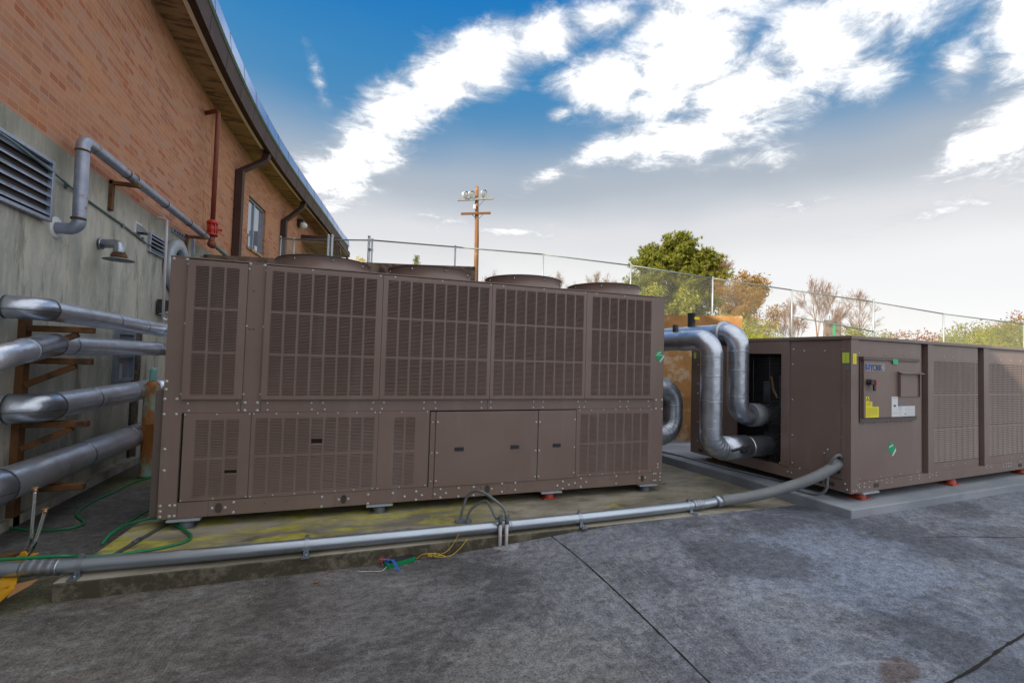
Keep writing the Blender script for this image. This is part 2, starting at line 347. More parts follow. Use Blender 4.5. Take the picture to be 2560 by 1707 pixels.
def padmat(name, moss):
    mt, t, b = newmat(name)
    oc = t.n('ShaderNodeTexCoord').outputs['Object']
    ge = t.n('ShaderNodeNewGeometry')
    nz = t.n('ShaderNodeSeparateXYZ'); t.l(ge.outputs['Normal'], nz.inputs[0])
    big = t.ss(t.noise(t.mapping(oc, scale=(.8,1.6,1)), 1.2, 7, .65, .3), .38, .64)
    if moss: col = t.mix(big, (.17,.16,.12,1), (.36,.335,.28,1))
    else: col = t.mix(big, (.21,.24,.29,1), (.30,.33,.38,1))
    d = t.ss(t.noise(oc, 4, 8, .7), .5, .7)
    col = t.mix(t.math('MULTIPLY', d, .5), col, (.32,.30,.26,1) if moss else (.22,.24,.27,1))
    if moss:
        sp_ = t.n('ShaderNodeSeparateXYZ'); t.l(oc, sp_.inputs[0])
        n = t.noise(t.mapping(oc, loc=(2,0,0), scale=(1,2.4,1)), 1.5, 8, .68, .5)
        band = t.math('MULTIPLY', t.ss(sp_.outputs[1], 4.28, 4.5), t.ss(sp_.outputs[0], 2.2, .1))
        f = t.math('MULTIPLY', t.ss(n, .42, .58), band)
        f = t.math('MAXIMUM', f, t.math('MULTIPLY', t.ss(n, .60, .68), .8))
        col = t.mix(t.math('MULTIPLY', f, .85), col, t.mix(t.ss(t.noise(oc, 5, 6, .7), .4, .6), (.34,.32,.012,1), (.52,.48,.09,1)))
        dk = t.ss(t.noise(t.mapping(oc, loc=(6,6,6), scale=(1,2,1)), 1.8, 8, .7), .55, .68)
        col = t.mix(t.math('MULTIPLY', dk, .6), col, (.05,.046,.036,1))
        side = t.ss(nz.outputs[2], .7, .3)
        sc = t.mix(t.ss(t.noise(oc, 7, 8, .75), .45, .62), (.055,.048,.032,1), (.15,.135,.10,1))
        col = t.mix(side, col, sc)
    t.l(col, b.inputs['Base Color']); b.inputs['Roughness'].default_value = .8
    bp = t.n('ShaderNodeBump'); bp.inputs['Strength'].default_value = .4; bp.inputs['Distance'].default_value = .008
    t.l(t.noise(oc, 30, 8, .75), bp.inputs['Height']); t.l(bp.outputs[0], b.inputs['Normal'])
    return mt
M['pad1'] = padmat('mossy_pad_concrete', True); M['pad2'] = padmat('pale_pad_concrete', False)
M['retain'] = pm('stained_retaining_wall', (.31,.15,.05), (.44,.23,.08), .9, 0, 2.2, (1,1,1), bump=.4, bscale=14, c3=(.48,.36,.24), s3=3.2, t3=(.50,.62))
M['retain2'] = pm('dark_stained_retaining_wall', (.16,.11,.085), (.24,.18,.14), .9, 0, 3, (1,1,1), bump=.4, bscale=14, c3=(.05,.035,.03), s3=4.5, t3=(.48,.62))
M['grass'] = pm('grass_bank', (.12,.14,.02), (.20,.19,.03), .95, 0, 1.2, bump=.8, bscale=9, c3=(.10,.09,.03), s3=.7, t3=(.5,.7))

# ------------------------------------------------------------------ mesh helpers
class MB:
    def __init__(s): s.v = []; s.f = []; s.uv = None; s.sm = []
    def add(s, vs, fs, smooth=False):
        o = len(s.v); s.v.extend([tuple(v) for v in vs]); s.f.extend([tuple(i+o for i in f) for f in fs]); s.sm.extend([smooth]*len(fs)); return s
    def box(s, a, b):
        x0,y0,z0 = a; x1,y1,z1 = b
        return s.add([(x0,y0,z0),(x1,y0,z0),(x1,y1,z0),(x0,y1,z0),(x0,y0,z1),(x1,y0,z1),(x1,y1,z1),(x0,y1,z1)],
                     [(0,3,2,1),(4,5,6,7),(0,1,5,4),(1,2,6,5),(2,3,7,6),(3,0,4,7)])
    def bar(s, p, q, w, h, upv=(0,0,1)):
        p = Vector(p); q = Vector(q); d = (q-p).normalized(); a = d.cross(Vector(upv))
        if a.length < 1e-4: a = d.cross(Vector((0,1,0)))
        a.normalize(); b = a.cross(d); a *= w/2; b *= h/2
        return s.add([p-a-b,p+a-b,p+a+b,p-a+b,q-a-b,q+a-b,q+a+b,q-a+b],[(0,3,2,1),(4,5,6,7),(0,1,5,4),(1,2,6,5),(2,3,7,6),(3,0,4,7)])
    def tube(s, pts, r, n=14, caps=True, smooth=True):
        pts = [Vector(p) for p in pts]; rs = r if isinstance(r, (list, tuple)) else [r]*len(pts)
        tans = []
        for i in range(len(pts)):
            a = pts[max(i-1,0)]; b = pts[min(i+1,len(pts)-1)]; tans.append((b-a).normalized())
        t = tans[0]; nrm = t.cross(Vector((0,0,1)))
        if nrm.length < .05: nrm = t.cross(Vector((0,1,0)))
        nrm.normalize(); vs = []
        for i, p in enumerate(pts):
            if i:
                q = tans[i-1].rotation_difference(tans[i]); nrm = q @ nrm; nrm = (nrm - tans[i]*nrm.dot(tans[i])).normalized()
            bn = tans[i].cross(nrm)
            for k in range(n):
                a = 2*math.pi*k/n; vs.append(p + (nrm*math.cos(a)+bn*math.sin(a))*rs[i])
        fs = [(i*n+k, i*n+(k+1)%n, (i+1)*n+(k+1)%n, (i+1)*n+k) for i in range(len(pts)-1) for k in range(n)]
        s.add(vs, fs, smooth)
        if caps:
            o = len(s.v)-len(vs)
            s.f.append(tuple(o+k for k in reversed(range(n)))); s.f.append(tuple(o+(len(pts)-1)*n+k for k in range(n))); s.sm.extend([False]*2)
        return s
    def cyl(s, p, q, r, n=20, r1=None): return s.tube([p, q], [r, r if r1 is None else r1], n)
    def lathe(s, prof, c, axis=(0,0,1), n=24, smooth=True):
        ax = Vector(axis).normalized(); a = ax.cross(Vector((0,0,1)))
        if a.length < .05: a = Vector((1,0,0))
        a.normalize(); b = ax.cross(a); c = Vector(c); vs = []
        for r, h in prof:
            for k in range(n):
                t = 2*math.pi*k/n; vs.append(c + ax*h + (a*math.cos(t)+b*math.sin(t))*r)
        return s.add(vs, [(i*n+k, i*n+(k+1)%n, (i+1)*n+(k+1)%n, (i+1)*n+k) for i in range(len(prof)-1) for k in range(n)], smooth)
    def sphere(s, c, r, n=10, sc=(1,1,1)):
        prof = [(max(math.sin(math.pi*i/n),1e-4)*r, -math.cos(math.pi*i/n)*r) for i in range(n+1)]
        o = len(s.v); s.lathe(prof, (0,0,0), (0,0,1), n*2)
        for i in range(o, len(s.v)):
            v = s.v[i]; s.v[i] = (v[0]*sc[0]+c[0], v[1]*sc[1]+c[1], v[2]*sc[2]+c[2])
        return s
    def prism(s, poly, z0, z1):
        n = len(poly)
        return s.add([(x,y,z0) for x,y in poly]+[(x,y,z1) for x,y in poly], [tuple(reversed(range(n))), tuple(range(n,2*n))]+[(i,(i+1)%n,n+(i+1)%n,n+i) for i in range(n)])
    def plate(s, pts, th, nrm):
        n = len(pts); d = Vector(nrm)*th
        return s.add([Vector(p) for p in pts]+[Vector(p)+d for p in pts], [tuple(reversed(range(n))), tuple(range(n,2*n))]+[(i,(i+1)%n,n+(i+1)%n,n+i) for i in range(n)])
    def mesh(s, name, off=(0,0,0)):
        me = bpy.data.meshes.new(name); ox,oy,oz = off
        me.from_pydata([(x-ox,y-oy,z-oz) for x,y,z in s.v], [], s.f)
        me.polygons.foreach_set('use_smooth', s.sm); me.update(); return me
    def build_each(s, name, mat, parent=None, local=False, bevel=0):
        par = list(range(len(s.v)))
        def fd(i):
            while par[i] != i: par[i] = par[par[i]]; i = par[i]
            return i
        for f in s.f:
            a = fd(f[0])
            for k in f[1:]: par[fd(k)] = a
        grp = {}
        for f, sm in zip(s.f, s.sm): grp.setdefault(fd(f[0]), []).append((f, sm))
        out = []
        for gf in grp.values():
            ids = sorted({i for f, _ in gf for i in f}); mp = {i: k for k, i in enumerate(ids)}
            m2 = MB(); m2.v = [s.v[i] for i in ids]; m2.f = [tuple(mp[i] for i in f) for f, _ in gf]; m2.sm = [sm for _, sm in gf]
            out.append(m2.build(name, mat, parent, local, bevel))
        return out
    def build(s, name, mat, parent=None, local=False, bevel=0):
        off = (0,0,0) if (parent is None or local) else tuple(parent.location)
        me = s.mesh(name, off); me.materials.append(M[mat] if isinstance(mat, str) else mat)
        o = bpy.data.objects.new(name, me); C.objects.link(o)
        if parent is not None: o.parent = parent
        if bevel:
            b = o.modifiers.new('bevel', 'BEVEL'); b.width = bevel; b.segments = 2; b.limit_method = 'ANGLE'; b.angle_limit = R(40)
        return o
def tag(o, label=None, cat=None, group=None, kind=None):
    if label: o['label'] = label
    if cat: o['category'] = cat
    if group: o['group'] = group
    if kind: o['kind'] = kind
    return o
def thing(name, label, cat, loc=(0,0,0), rz=0, group=None):
    o = bpy.data.objects.new(name, None); C.objects.link(o); o.location = loc; o.rotation_euler = (0,0,rz); o.empty_display_size = .1
    return tag(o, label, cat, group)
def inst(o, parent, loc, rot=(0,0,0), name=None):
    c = o.copy(); C.objects.link(c); c.parent = parent; c.location = loc; c.rotation_euler = rot
    return c
def fillet(pts, rad, n=7):
    pts = [Vector(p) for p in pts]; rad = rad if isinstance(rad, (list,tuple)) else [rad]*len(pts); out = [pts[0]]
    for i in range(1, len(pts)-1):
        a = (pts[i-1]-pts[i]); b = (pts[i+1]-pts[i]); th = a.angle(b); d = min(rad[i]/math.tan(th/2), a.length*.49, b.length*.49)
        p0 = pts[i]+a.normalized()*d; p2 = pts[i]+b.normalized()*d
        r = d*math.tan(th/2); cen = pts[i]+(a.normalized()+b.normalized()).normalized()*(r/math.sin(th/2))
        u = p0-cen; w = p2-cen; ang = u.angle(w)
        for k in range(n+1):
            f = k/n; out.append(cen + (u*math.sin((1-f)*ang)+w*math.sin(f*ang))/math.sin(ang))
    out.append(pts[-1]); return out
def smooth_path(pts, n=8):
    P = [Vector(p) for p in pts]; P = [P[0]*2-P[1]]+P+[P[-1]*2-P[-2]]; out = []
    for i in range(1, len(P)-2):
        a,b,c,d = P[i-1:i+3]
        for k in range(n):
            t = k/n; out.append(.5*((2*b)+(c-a)*t+(2*a-5*b+4*c-d)*t*t+(3*b-a-3*c+d)*t**3))
    out.append(P[-2]); return out
def bolts(spots, parent, protos, axis='-y', r=.010, h=.008):
    """spots: (x,y,z,scale) in parent's frame; first 96 are separate bolts, the rest one mesh"""
    m_ = MB(); m_.lathe([(r*1.35,0),(r*1.35,.002),(r,.0021),(r*.92,h),(r*.55,h+.002),(1e-4,h+.0025)], (0,0,0), axis, 8, False)
    first = None; rest = MB()
    for i, (x,y,z,s) in enumerate(spots):
        if i < 96:
            if first is None:
                first = m_.build('bolt', 'bolt', parent, True); first.location = (x,y,z); first.scale = (s,)*3
            else:
                c = inst(first, parent, (x,y,z)); c.scale = (s,)*3
        else:
            rest.add([(vx*s+x, vy*s+y, vz*s+z) for vx,vy,vz in m_.v], m_.f)
    if rest.v: tag(rest.build('bolt_heads', 'bolt', parent, True), kind='stuff')

# ------------------------------------------------------------------ ground
def S(a, lo, hi):
    t = min(max((a-lo)/(hi-lo), 0), 1); return t*t*(3-2*t)
def gz(x, y):
    z = .125*S(x, .3, 3.0)*S(y, 1.6, 4.0)
    if x > 3: z += .045*S(x, 3.2, 4.9)*S(y, 4.06, 3.6)*S(y, 1.6, 3.4)
    return z
gx = [-400,-100,-30,-10,-5]+[-4+.2*i for i in range(71)]+[12,16,30,100,400]
gy = [-400,-100,-30,-10,-4]+[-2+.15*i for i in range(75)]+[10.5,12,16,30,100,400]
g = MB(); g.add([(x,y,gz(x,y)) for y in gy for x in gx], [(j*len(gx)+i, j*len(gx)+i+1, (j+1)*len(gx)+i+1, (j+1)*len(gx)+i) for j in range(len(gy)-1) for i in range(len(gx)-1)], True)
tag(g.build('ground', 'ground'), 'worn dark concrete yard with scuffs and pale patches', kind='structure')
# slab joints: thin dark grooves
def joint(pts, w, name, lab):
    m_ = MB(); P = smooth_path([(x,y,0) for x,y in pts], 6); vs = []; random.seed(3)
    for i, p in enumerate(P):
        d = (P[min(i+1,len(P)-1)]-P[max(i-1,0)]).normalized(); nn_ = Vector((-d.y,d.x,0)); ww = w*random.uniform(.6,1.5)
        for s_ in (-1,1):
            q = p+nn_*ww*s_+nn_*random.uniform(-.2,.2)*w; vs.append((q.x,q.y,gz(q.x,q.y)+.004))
    m_.add(vs, [(2*i,2*i+1,2*i+3,2*i+2) for i in range(len(P)-1)])
    tag(m_.build(name, 'joint'), lab, kind='structure')
M['joint'] = pm('joint_dirt', (.012,.011,.011), (.05,.04,.035), .95, 0, 12, lo=.5, hi=.8)
joint([(1.855,4.2),(1.9,3.6),(1.922,3.19),(1.935,2.8),(1.94,2.47),(1.94,2.09),(1.94,1.5),(1.94,.8),(1.95,-3)], .005, 'slab_joint', 'dark joint line between two yard slabs')
joint([(1.95,1.50),(2.6,1.59),(3.28,1.686),(3.55,1.715),(3.8,1.753),(4.1,1.80),(4.363,1.831),(5.6,2.02),(8,2.3),(14,3.0)], .007, 'slab_joint', 'rough cracked joint near the right edge of the yard')
joint([(5.4,2.99),(5.9,2.90),(6.3,2.80),(6.9,2.70)], .003, 'slab_joint', 'thin crack in the slab in front of the pale pad')

# equipment pads
pd1 = MB(); pd1.prism([(-1.91,4.065),(5.05,4.065),(5.05,7.95),(-1.80,7.95),(-1.83,5.63)], -.1, .13)
tag(pd1.build('equipment_pad', 'pad1', bevel=.012), 'mossy low concrete pad under the tall unit', 'concrete pad')
pd2 = MB(); pd2.prism([(5.115,3.478),(13.5,3.93),(13.3,7.2),(4.80,7.2),(4.87,6.2),(5.03,4.95),(5.05,4.5)], -.1, .25)
tag(pd2.build('equipment_pad', 'pad2', bevel=.012), 'pale blue-grey concrete pad under the low unit at right', 'concrete pad')

# ------------------------------------------------------------------ building
ys_ = np.array([-4,0,5,7,9,11,12.5,13.5,15,16,18,19.6,21,22.7,24.5,26.5]); xs_ = np.array([-2.85,-3.0,-3.1,-3.15,-3.18,-3.175,-3.12,-3.05,-2.9,-2.77,-2.48,-2.2,-2.02,-1.8,-1.5,-1.15])
pf = np.polyfit(ys_, xs_, 6)
def wx(y): return float(np.polyval(pf, y)) if y > 4.5 else float(np.polyval(pf, 4.5)) + (4.5-y)*.012
def wn(y):
    d = Vector((wx(y+.05)-wx(y-.05), .1, 0)).normalized(); return Vector((d.y, -d.x, 0))
def wp(y, off, z): n_ = wn(y); return Vector((wx(y), y, z)) + n_*off
YS = [-16, -10] + [-4+.5*i for i in range(61)] + [26.5]
YS = sorted(set([round(y,3) for y in YS]))
bld = thing('school_building', 'long brick building with concrete base and overhanging brown eave curving away at left', 'building', (-3.1, 5, 0))
def arclen():
    s_ = {}; acc_ = 0; last = None
    for i in range(0, 3101):
        y = -4+i*.01; p = (wx(y), y)
        if last: acc_ += math.dist(p, last)
        s_[i] = acc_; last = p
    return s_
AL = arclen()
def al(y): return AL[max(0, min(3100, int(round((y+4)*100))))]
def wall_strip(y_list, z_list, off, hole=None, mb=None):
    vs = [wp(y, off, z) for z in z_list for y in y_list]; n_ = len(y_list); fs = []
    for j in range(len(z_list)-1):
        for i in range(n_-1):
            if hole and hole[0] <= y_list[i] < hole[1]-1e-6 and hole[2] <= z_list[j] < hole[3]-1e-6: continue
            fs.append((j*n_+i, j*n_+i+1, (j+1)*n_+i+1, (j+1)*n_+i))
    return vs, fs, [(al(y), z) for z in z_list for y in y_list]
def uvbuild(vs, fs, uvs, name, mat, parent):
    mb = MB(); mb.add(vs, fs); o = mb.build(name, mat, parent)
    ul = o.data.uv_layers.new(name='UVMap')
    for l_ in o.data.loops: ul.data[l_.index].uv = uvs[l_.vertex_index]
    return o
WY0, WY1, WZ0, WZ1 = 14.48, 15.98, 4.70, 6.14
yl = sorted(set(YS + [WY0, WY1]))
vs, fs, uvs = wall_strip(yl, [3.95, WZ0, WZ1, 7.6], .0, (WY0, WY1, WZ0, WZ1))
# window reveals join the same brick mesh
o_ = len(vs); dep = -.11
ring = [(WY0,WZ0),(WY1,WZ0),(WY1,WZ1),(WY0,WZ1)]
for y,z in ring: vs.append(wp(y,0,z)); uvs.append((al(y),z))
for y,z in ring: vs.append(wp(y,dep,z)); uvs.append((al(y)+(.11 if y == WY0 else -.11)*0+.11,z))
for i in range(4): fs.append((o_+i, o_+(i+1)%4, o_+4+(i+1)%4, o_+4+i))
uvbuild(vs, fs, uvs, 'brick_wall', 'brick', bld)
vs, fs, uvs = wall_strip(YS, [-.3, 3.95], .0)
n_ = len(YS); vs = vs + [wp(y, -.4, z) for z in (-.3, 3.95) for y in YS]; uvs = uvs*2
uvbuild([v for v in vs], fs, uvs, 'concrete_base', 'conc', bld)
def strip(prof, name, mat, y0=-16, y1=26.5, step=.5):
    """profile of (offset, z) swept along the wall"""
    yy = np.linspace(y0, y1, int((y1-y0)/step)+1); mb = MB(); k = len(prof)
    vs = [wp(y, o, z) for y in yy for o, z in prof]
    fs = [(i*k+j, i*k+(j+1)%k, (i+1)*k+(j+1)%k, (i+1)*k+j) for i in range(len(yy)-1) for j in range(k)]
    fs += [tuple(range(k)), tuple((len(yy)-1)*k+j for j in reversed(range(k)))]
    mb.add(vs, fs); return mb.build(name, mat, bld)
strip([(.003,7.21),(.46,7.21),(.46,7.26),(.003,7.26)], 'soffit', 'soffit')
strip([(.463,7.185),(.535,7.185),(.535,7.255),(.463,7.255)], 'soffit_trim', 'trim', -4, 13.7)
strip([(.463,7.187),(.535,7.187),(.535,7.257),(.463,7.257)], 'soffit_trim', 'trim', 14.3, 18.0)
strip([(.463,7.187),(.535,7.187),(.535,7.257),(.463,7.257)], 'soffit_trim', 'trim', 18.6, 26.4)
strip([(.538,7.18),(.66,7.18),(.69,7.55),(.538,7.55)], 'fascia', 'fascia')
strip([(.538,7.553),(.70,7.553),(.735,7.585),(.70,7.93),(.40,7.95)], 'roof_edge', 'capmetal')
strip([(.38,7.9),(.38,7.94),(-8,9.2),(-8,9.1)], 'roof', 'roof')
sm_ = MB()
for y in [-1.2,0,1.2,2.3,3.4,4.5,5.6,6.7,7.8,8.95,10.04,11.14,12.2,13.3,14.4,15.5,16.7,17.8,18.9,20.1,21.2,22.4,23.5,24.6,25.7]:
    a, b = wp(y,.662,7.15), wp(y,.692,7.55); c_, d_ = wp(y,.740,7.58), wp(y,.705,7.94)
    sm_.bar(a, b, .008, .008, wn(y)); sm_.bar(c_-wn(y)*.006, d_-wn(y)*.006, .012, .008, wn(y))
sm_.build_each('fascia_seam', 'darkframe', bld)
# far end and back
eb = MB(); pA, pB = wp(26.5,0,0), Vector((-12, 30, 0)); eb.plate([pA+Vector((0,0,-.3)), pB+Vector((0,0,-.3)), pB+Vector((0,0,7.6)), pA+Vector((0,0,7.6))], .2, (-.3,-.9,0))
eb.build('end_wall', 'soffit', bld)
# downspouts
for yv, ztop in ((13.40, 6.40), (17.54, 6.30)):
    mb = MB(); A = wp(yv, .10, 3.7); B = wp(yv, .10, ztop); y2 = yv+.60; Cc = wp(y2, .50, 7.02); Dd = wp(y2+.03, .60, 7.40)
    t_ = (wn(yv)).cross(Vector((0,0,1)))
    def rect(p, w_=.19, d_=.17): return [p - t_*w_/2 - wn(yv)*d_/2, p + t_*w_/2 - wn(yv)*d_/2, p + t_*w_/2 + wn(yv)*d_/2, p - t_*w_/2 + wn(yv)*d_/2]
    P = [A, B, Cc+Vector((0,0,-.03)), Dd]; vs = []
    for i, p in enumerate(P):
        q = rect(p); 
        vs += q
    fs = [(i*4+k, i*4+(k+1)%4, (i+1)*4+(k+1)%4, (i+1)*4+k) for i in range(3) for k in range(4)] + [(3,2,1,0),(12,13,14,15)]
    mb.add(vs, fs); mb.build('downspout', 'fascia', bld, bevel=.004)
# window
wf = MB(); off = -.085
def wbar(mb, ya, za, yb, zb, w, d=.05): mb.bar(wp(ya,off,za), wp(yb,off,zb), d, w, (0,0,1) if abs(zb-za) < .01 else wn(ya).cross(Vector((0,0,1))))
wbar(wf, WY0, WZ0+.03, WY1, WZ0+.03, .06); wbar(wf, WY0, WZ1-.03, WY1, WZ1-.03, .06)
wbar(wf, WY0+.03, WZ0+.06, WY0+.03, WZ1-.06, .06); wbar(wf, WY1-.03, WZ0+.06, WY1-.03, WZ1-.06, .06)
wbar(wf, 15.16, WZ0+.06, 15.16, WZ1-.06, .08)
wfo = wf.build('window', 'framemetal', bld)
gp = MB(); gp.plate([wp(WY0+.04,-.10,WZ0+.04), wp(WY1-.04,-.10,WZ0+.04), wp(WY1-.04,-.10,WZ1-.04), wp(WY0+.04,-.10,WZ1-.04)], .006, -wn(15))
po = gp.build('pane', 'glass', None); po.parent = wfo; po.data.transform(Matrix.Translation(-Vector(bld.location)))
sl_ = MB(); sl_.bar(wp(WY0-.04,-.03,WZ0-.035), wp(WY1+.04,-.03,WZ0-.035), .14, .07)
sl_o = sl_.build('sill', 'soffit', None); sl_o.parent = wfo; sl_o.data.transform(Matrix.Translation(-Vector(bld.location)))
# low windows in the concrete base
def low_window(y0, y1, z0, z1, mid):
    f_ = MB(); w = .045
    for a, b in (((y0,z0+w/2),(y1,z0+w/2)), ((y0,z1-w/2),(y1,z1-w/2)), ((y0,mid),(y1,mid))):
        f_.bar(wp(a[0],.02,a[1]), wp(b[0],.02,b[1]), .05, w)
    for y in (y0+w/2, y1-w/2): f_.bar(wp(y,.022,z0), wp(y,.022,z1), .054, w, wn(y).cross(Vector((0,0,1))))
    fo = f_.build('window', 'framemetal', bld)
    g_ = MB(); g_.plate([wp(y0+.03,.006,z0+.03), wp(y1-.03,.006,z0+.03), wp(y1-.03,.006,z1-.03), wp(y0+.03,.006,z1-.03)], .004, wn(y0))
    go = g_.build('pane', 'glass', None); go.parent = fo; go.data.transform(Matrix.Translation(-Vector(bld.location)))
    v_ = MB(); v_.box((wx(y0)+.02, y0+.08, z0+.04), (wx(y0)+.05, y0+.17, z0+.26)); vo = v_.build('latch', 'palegrey', None); vo.parent = fo; vo.data.transform(Matrix.Translation(-Vector(bld.location)))
low_window(7.88, 8.47, 1.27, 2.0, 1.64)
dk = MB(); dk.plate([wp(8.5,.004,.0), wp(8.74,.004,.0), wp(8.74,.004,2.0), wp(8.5,.004,2.0)], .03, wn(8.6)); dk.build('pilaster', 'pad1', bld)
ft_ = MB(); ft_.box((-3.30, 5.0, -.1), (-3.05, 8.6, .09)); ft_.build('footing', 'conc', bld)

# louvre vents on the wall: frame and blades, dark box behind
def wall_louver(y0, y1, z0, z1, nb, fw, label, mat='louver'):
    yc = (y0+y1)/2; base = Vector((wx(yc), yc, z0)); t_ = thing('wall_louver', label, 'vent', base)
    f_ = MB(); X = wx(yc)
    f_.box((X, y0, z0), (X+.05, y0+fw, z1)); f_.box((X, y1-fw, z0), (X+.05, y1, z1))
    f_.box((X, y0+fw, z0), (X+.05, y1-fw, z0+fw)); f_.box((X, y0+fw, z1-fw), (X+.05, y1-fw, z1)); f_.build('frame', mat, t_, bevel=.003)
    b_ = MB(); b_.box((X+.001, y0+fw, z0+fw), (X+.008, y1-fw, z1-fw)); b_.build('backing', 'inside', t_)
    s_ = MB(); h = (z1-z0-2*fw)/nb
    for i in range(nb):
        z = z0+fw+h*(i+.5); a = h*.26
        s_.add([(X+.046,y0+fw,z-a),(X+.046,y1-fw,z-a),(X+.010,y1-fw,z+a*.75),(X+.010,y0+fw,z+a*.75),(X+.046,y0+fw,z-a+.016),(X+.046,y1-fw,z-a+.016),(X+.010,y1-fw,z+a*.75+.01),(X+.010,y0+fw,z+a*.75+.01)],
               [(0,1,2,3),(7,6,5,4),(0,4,5,1)])
    s_.build('blades', mat, t_)
    return t_
wall_louver(4.6, 6.09, 3.06, 3.70, 6, .035, 'wide aluminium louvre with dark gaps near the left edge below the brick')
wall_louver(8.82, 9.42, 3.32, 3.63, 4, .025, 'small silver louvre beside the white drain pipe')
wk = thing('weep_vent', 'narrow slotted blue-grey vent strip just under the brick', 'vent', (wx(10.1), 9.8, 3.88))
a_ = MB(); a_.bar(wp(9.78,.012,3.925), wp(10.57,.012,3.925), .02, .085); a_.build('frame', 'framemetal', wk)
b_ = MB()
for i in range(6): b_.bar(wp(9.86+i*.125,.024,3.925), wp(9.93+i*.125,.024,3.925), .006, .045)
b_.build_each('slot', 'inside', wk)

# round duct vent
rv = thing('round_duct_vent', 'large round grey wall collar with a tapering duct behind the tall unit', 'duct', (-3.18, 9.95, 3.28))
c0 = (-3.185, 9.95, 3.27); q = MB(); q.lathe([(.48,0),(.50,.05),(.50,.10),(.47,.115),(.33,.115),(.31,.10),(.31,.0)], c0, (1,0,0), 48); q.build('collar', 'palegrey', rv)
q = MB(); q.lathe([(.30,.012),(1e-4,.012)], c0, (1,0,0), 32); q.build('opening', 'inside', rv)
q = MB(); q.tube(smooth_path([(-3.17,9.98,3.22),(-3.0,9.98,3.22),(-2.8,9.98,3.20),(-2.6,9.98,3.10),(-2.45,9.98,2.9),(-2.4,9.98,2.6)], 5), .24, 28); q.build('duct', 'palegrey', rv)

# gas pipe
gp_ = thing('gas_pipe', 'rust-stained galvanised pipe bent up and over, running along the brick', 'pipe', (-3.15, 6.37, 3.055))
q = MB(); q.tube(fillet([(-3.17,6.33,3.055),(-2.92,6.31,3.055),(-2.92,6.29,4.06),(-2.92,10.78,4.06)], [0,.10,.09,0], 9), .062, 20); q.build('pipe', 'rustgalv', gp_)
q = MB(); 
for p_, ax_ in (((-2.92,6.29,3.17),(0,0,1)), ((-2.92,6.29,3.93),(0,0,1)), ((-2.92,7.3,4.06),(0,1,0)), ((-2.92,8.6,4.06),(0,1,0)), ((-2.92,9.7,4.06),(0,1,0))): q.lathe([(.063,-.012),(.068,-.008),(.068,.008),(.063,.012)], p_, ax_, 20)
q.build_each('weld_ring', 'rust', gp_)
q = MB(); q.lathe([(.062,.0),(.12,.0),(.12,.006),(.062,.008)], (wx(6.35)+.003, 6.33, 3.055), (1,0,0), 28); q.build('wall_plate', 'stickW', gp_)
def gas_bracket(y, lab):
    b = thing('pipe_bracket', lab, 'bracket', (wx(y), y, 3.6), 0, 'rusty brackets carrying the gas pipe')
    q = MB(); X = wx(y); q.box((X, y-.035, 3.59), (X+.045, y+.035, 4.005)); q.box((X, y-.035, 3.945), (-2.84, y+.035, 3.992)); q.build('arm', 'rust', b, bevel=.004)
    q = MB(); q.tube([(-2.92+math.cos(a)*.071, y, 4.06+math.sin(a)*.071) for a in np.linspace(-.3, math.pi+.3, 14)], .006, 6); q.build('u_bolt', 'rust', b)
gas_bracket(7.5, 'rusty L-shaped bracket on the wall left of the small hood vent'); gas_bracket(10.5, 'rusty bracket holding the gas pipe beside the red valve')
# red valve riser
rp = thing('riser_pipe', 'dark red riser pipe with bright red flanged valve below the eave', 'pipe', (-2.87, 10.95, 4.1))
q = MB(); q.tube(fillet([(-2.87,10.95,4.44),(-2.87,10.95,6.78),(-3.2,11.25,6.80)], .10, 8), .045, 16); q.build('pipe', 'redpipe', rp)
q = MB(); q.lathe([(.001,0),(.11,.0),(.11,.035),(.06,.05),(.085,.10),(.085,.17),(.06,.23),(.11,.25),(.11,.285),(.085,.287),(.085,.31),(.05,.33)], (-2.87,10.95,4.13), (0,0,1), 20)
for k in range(8): a = k*math.pi/4; q.cyl((-2.87+.09*math.cos(a),10.95+.09*math.sin(a),4.12),(-2.87+.09*math.cos(a),10.95+.09*math.sin(a),4.43), .011, 6)
q.cyl((-2.87,10.95,4.28),(-2.70,11.0,4.28), .03, 10); q.build('valve', 'redvalve', rp)
q = MB(); q.tube(fillet([(-2.87,10.95,4.12),(-2.87,10.95,3.93),(-2.90,11.2,3.97)], .08, 6), .06, 14); q.sphere((-2.87,10.97,3.96), .085); q.build('elbow', 'redpipe', rp)
q = MB(); q.tube([(-2.90,11.15,4.0),(-2.86,12.2,3.94),(-2.80,13.9,3.86)], .042, 12); tag(q.build('gas_line', 'cable'), 'thin pale green pipe running from the red valve toward the downspout', 'pipe')
# thin cable conduit along the wall
q = MB(); q.tube([wp(y,o,z) for y,o,z in ((4.2,.07,3.66),(5.5,.07,3.62),(6.1,.065,3.585),(6.7,.02,3.555),(7.3,.02,3.53),(7.84,.02,3.505),(8.7,.02,3.43),(8.85,.06,3.42),(9.4,.065,3.405),(9.6,.02,3.39))], .013, 8)
for y in (6.45, 7.9, 8.6): q.bar(wp(y-.02,.015,3.56-(y-6.45)*.045), wp(y+.02,.015,3.56-(y-6.45)*.045), .03, .05)
tag(q.build('cable_conduit', 'cable'), 'thin teal conduit sagging across the concrete wall and over both louvres', 'conduit')
# white drain
q = MB(); q.tube(fillet([(-3.18,9.05,3.93),(-3.03,9.05,3.93),(-3.03,9.12,2.26)], .05, 6), .022, 12); q.tube([(-3.03,9.12,2.28),(-3.02,9.12,2.255),(-2.98,9.14,2.245)], .022, 10); tag(q.build('drain_pipe', 'pvc'), 'thin white plastic drain pipe hanging down beside the tall unit', 'pipe')
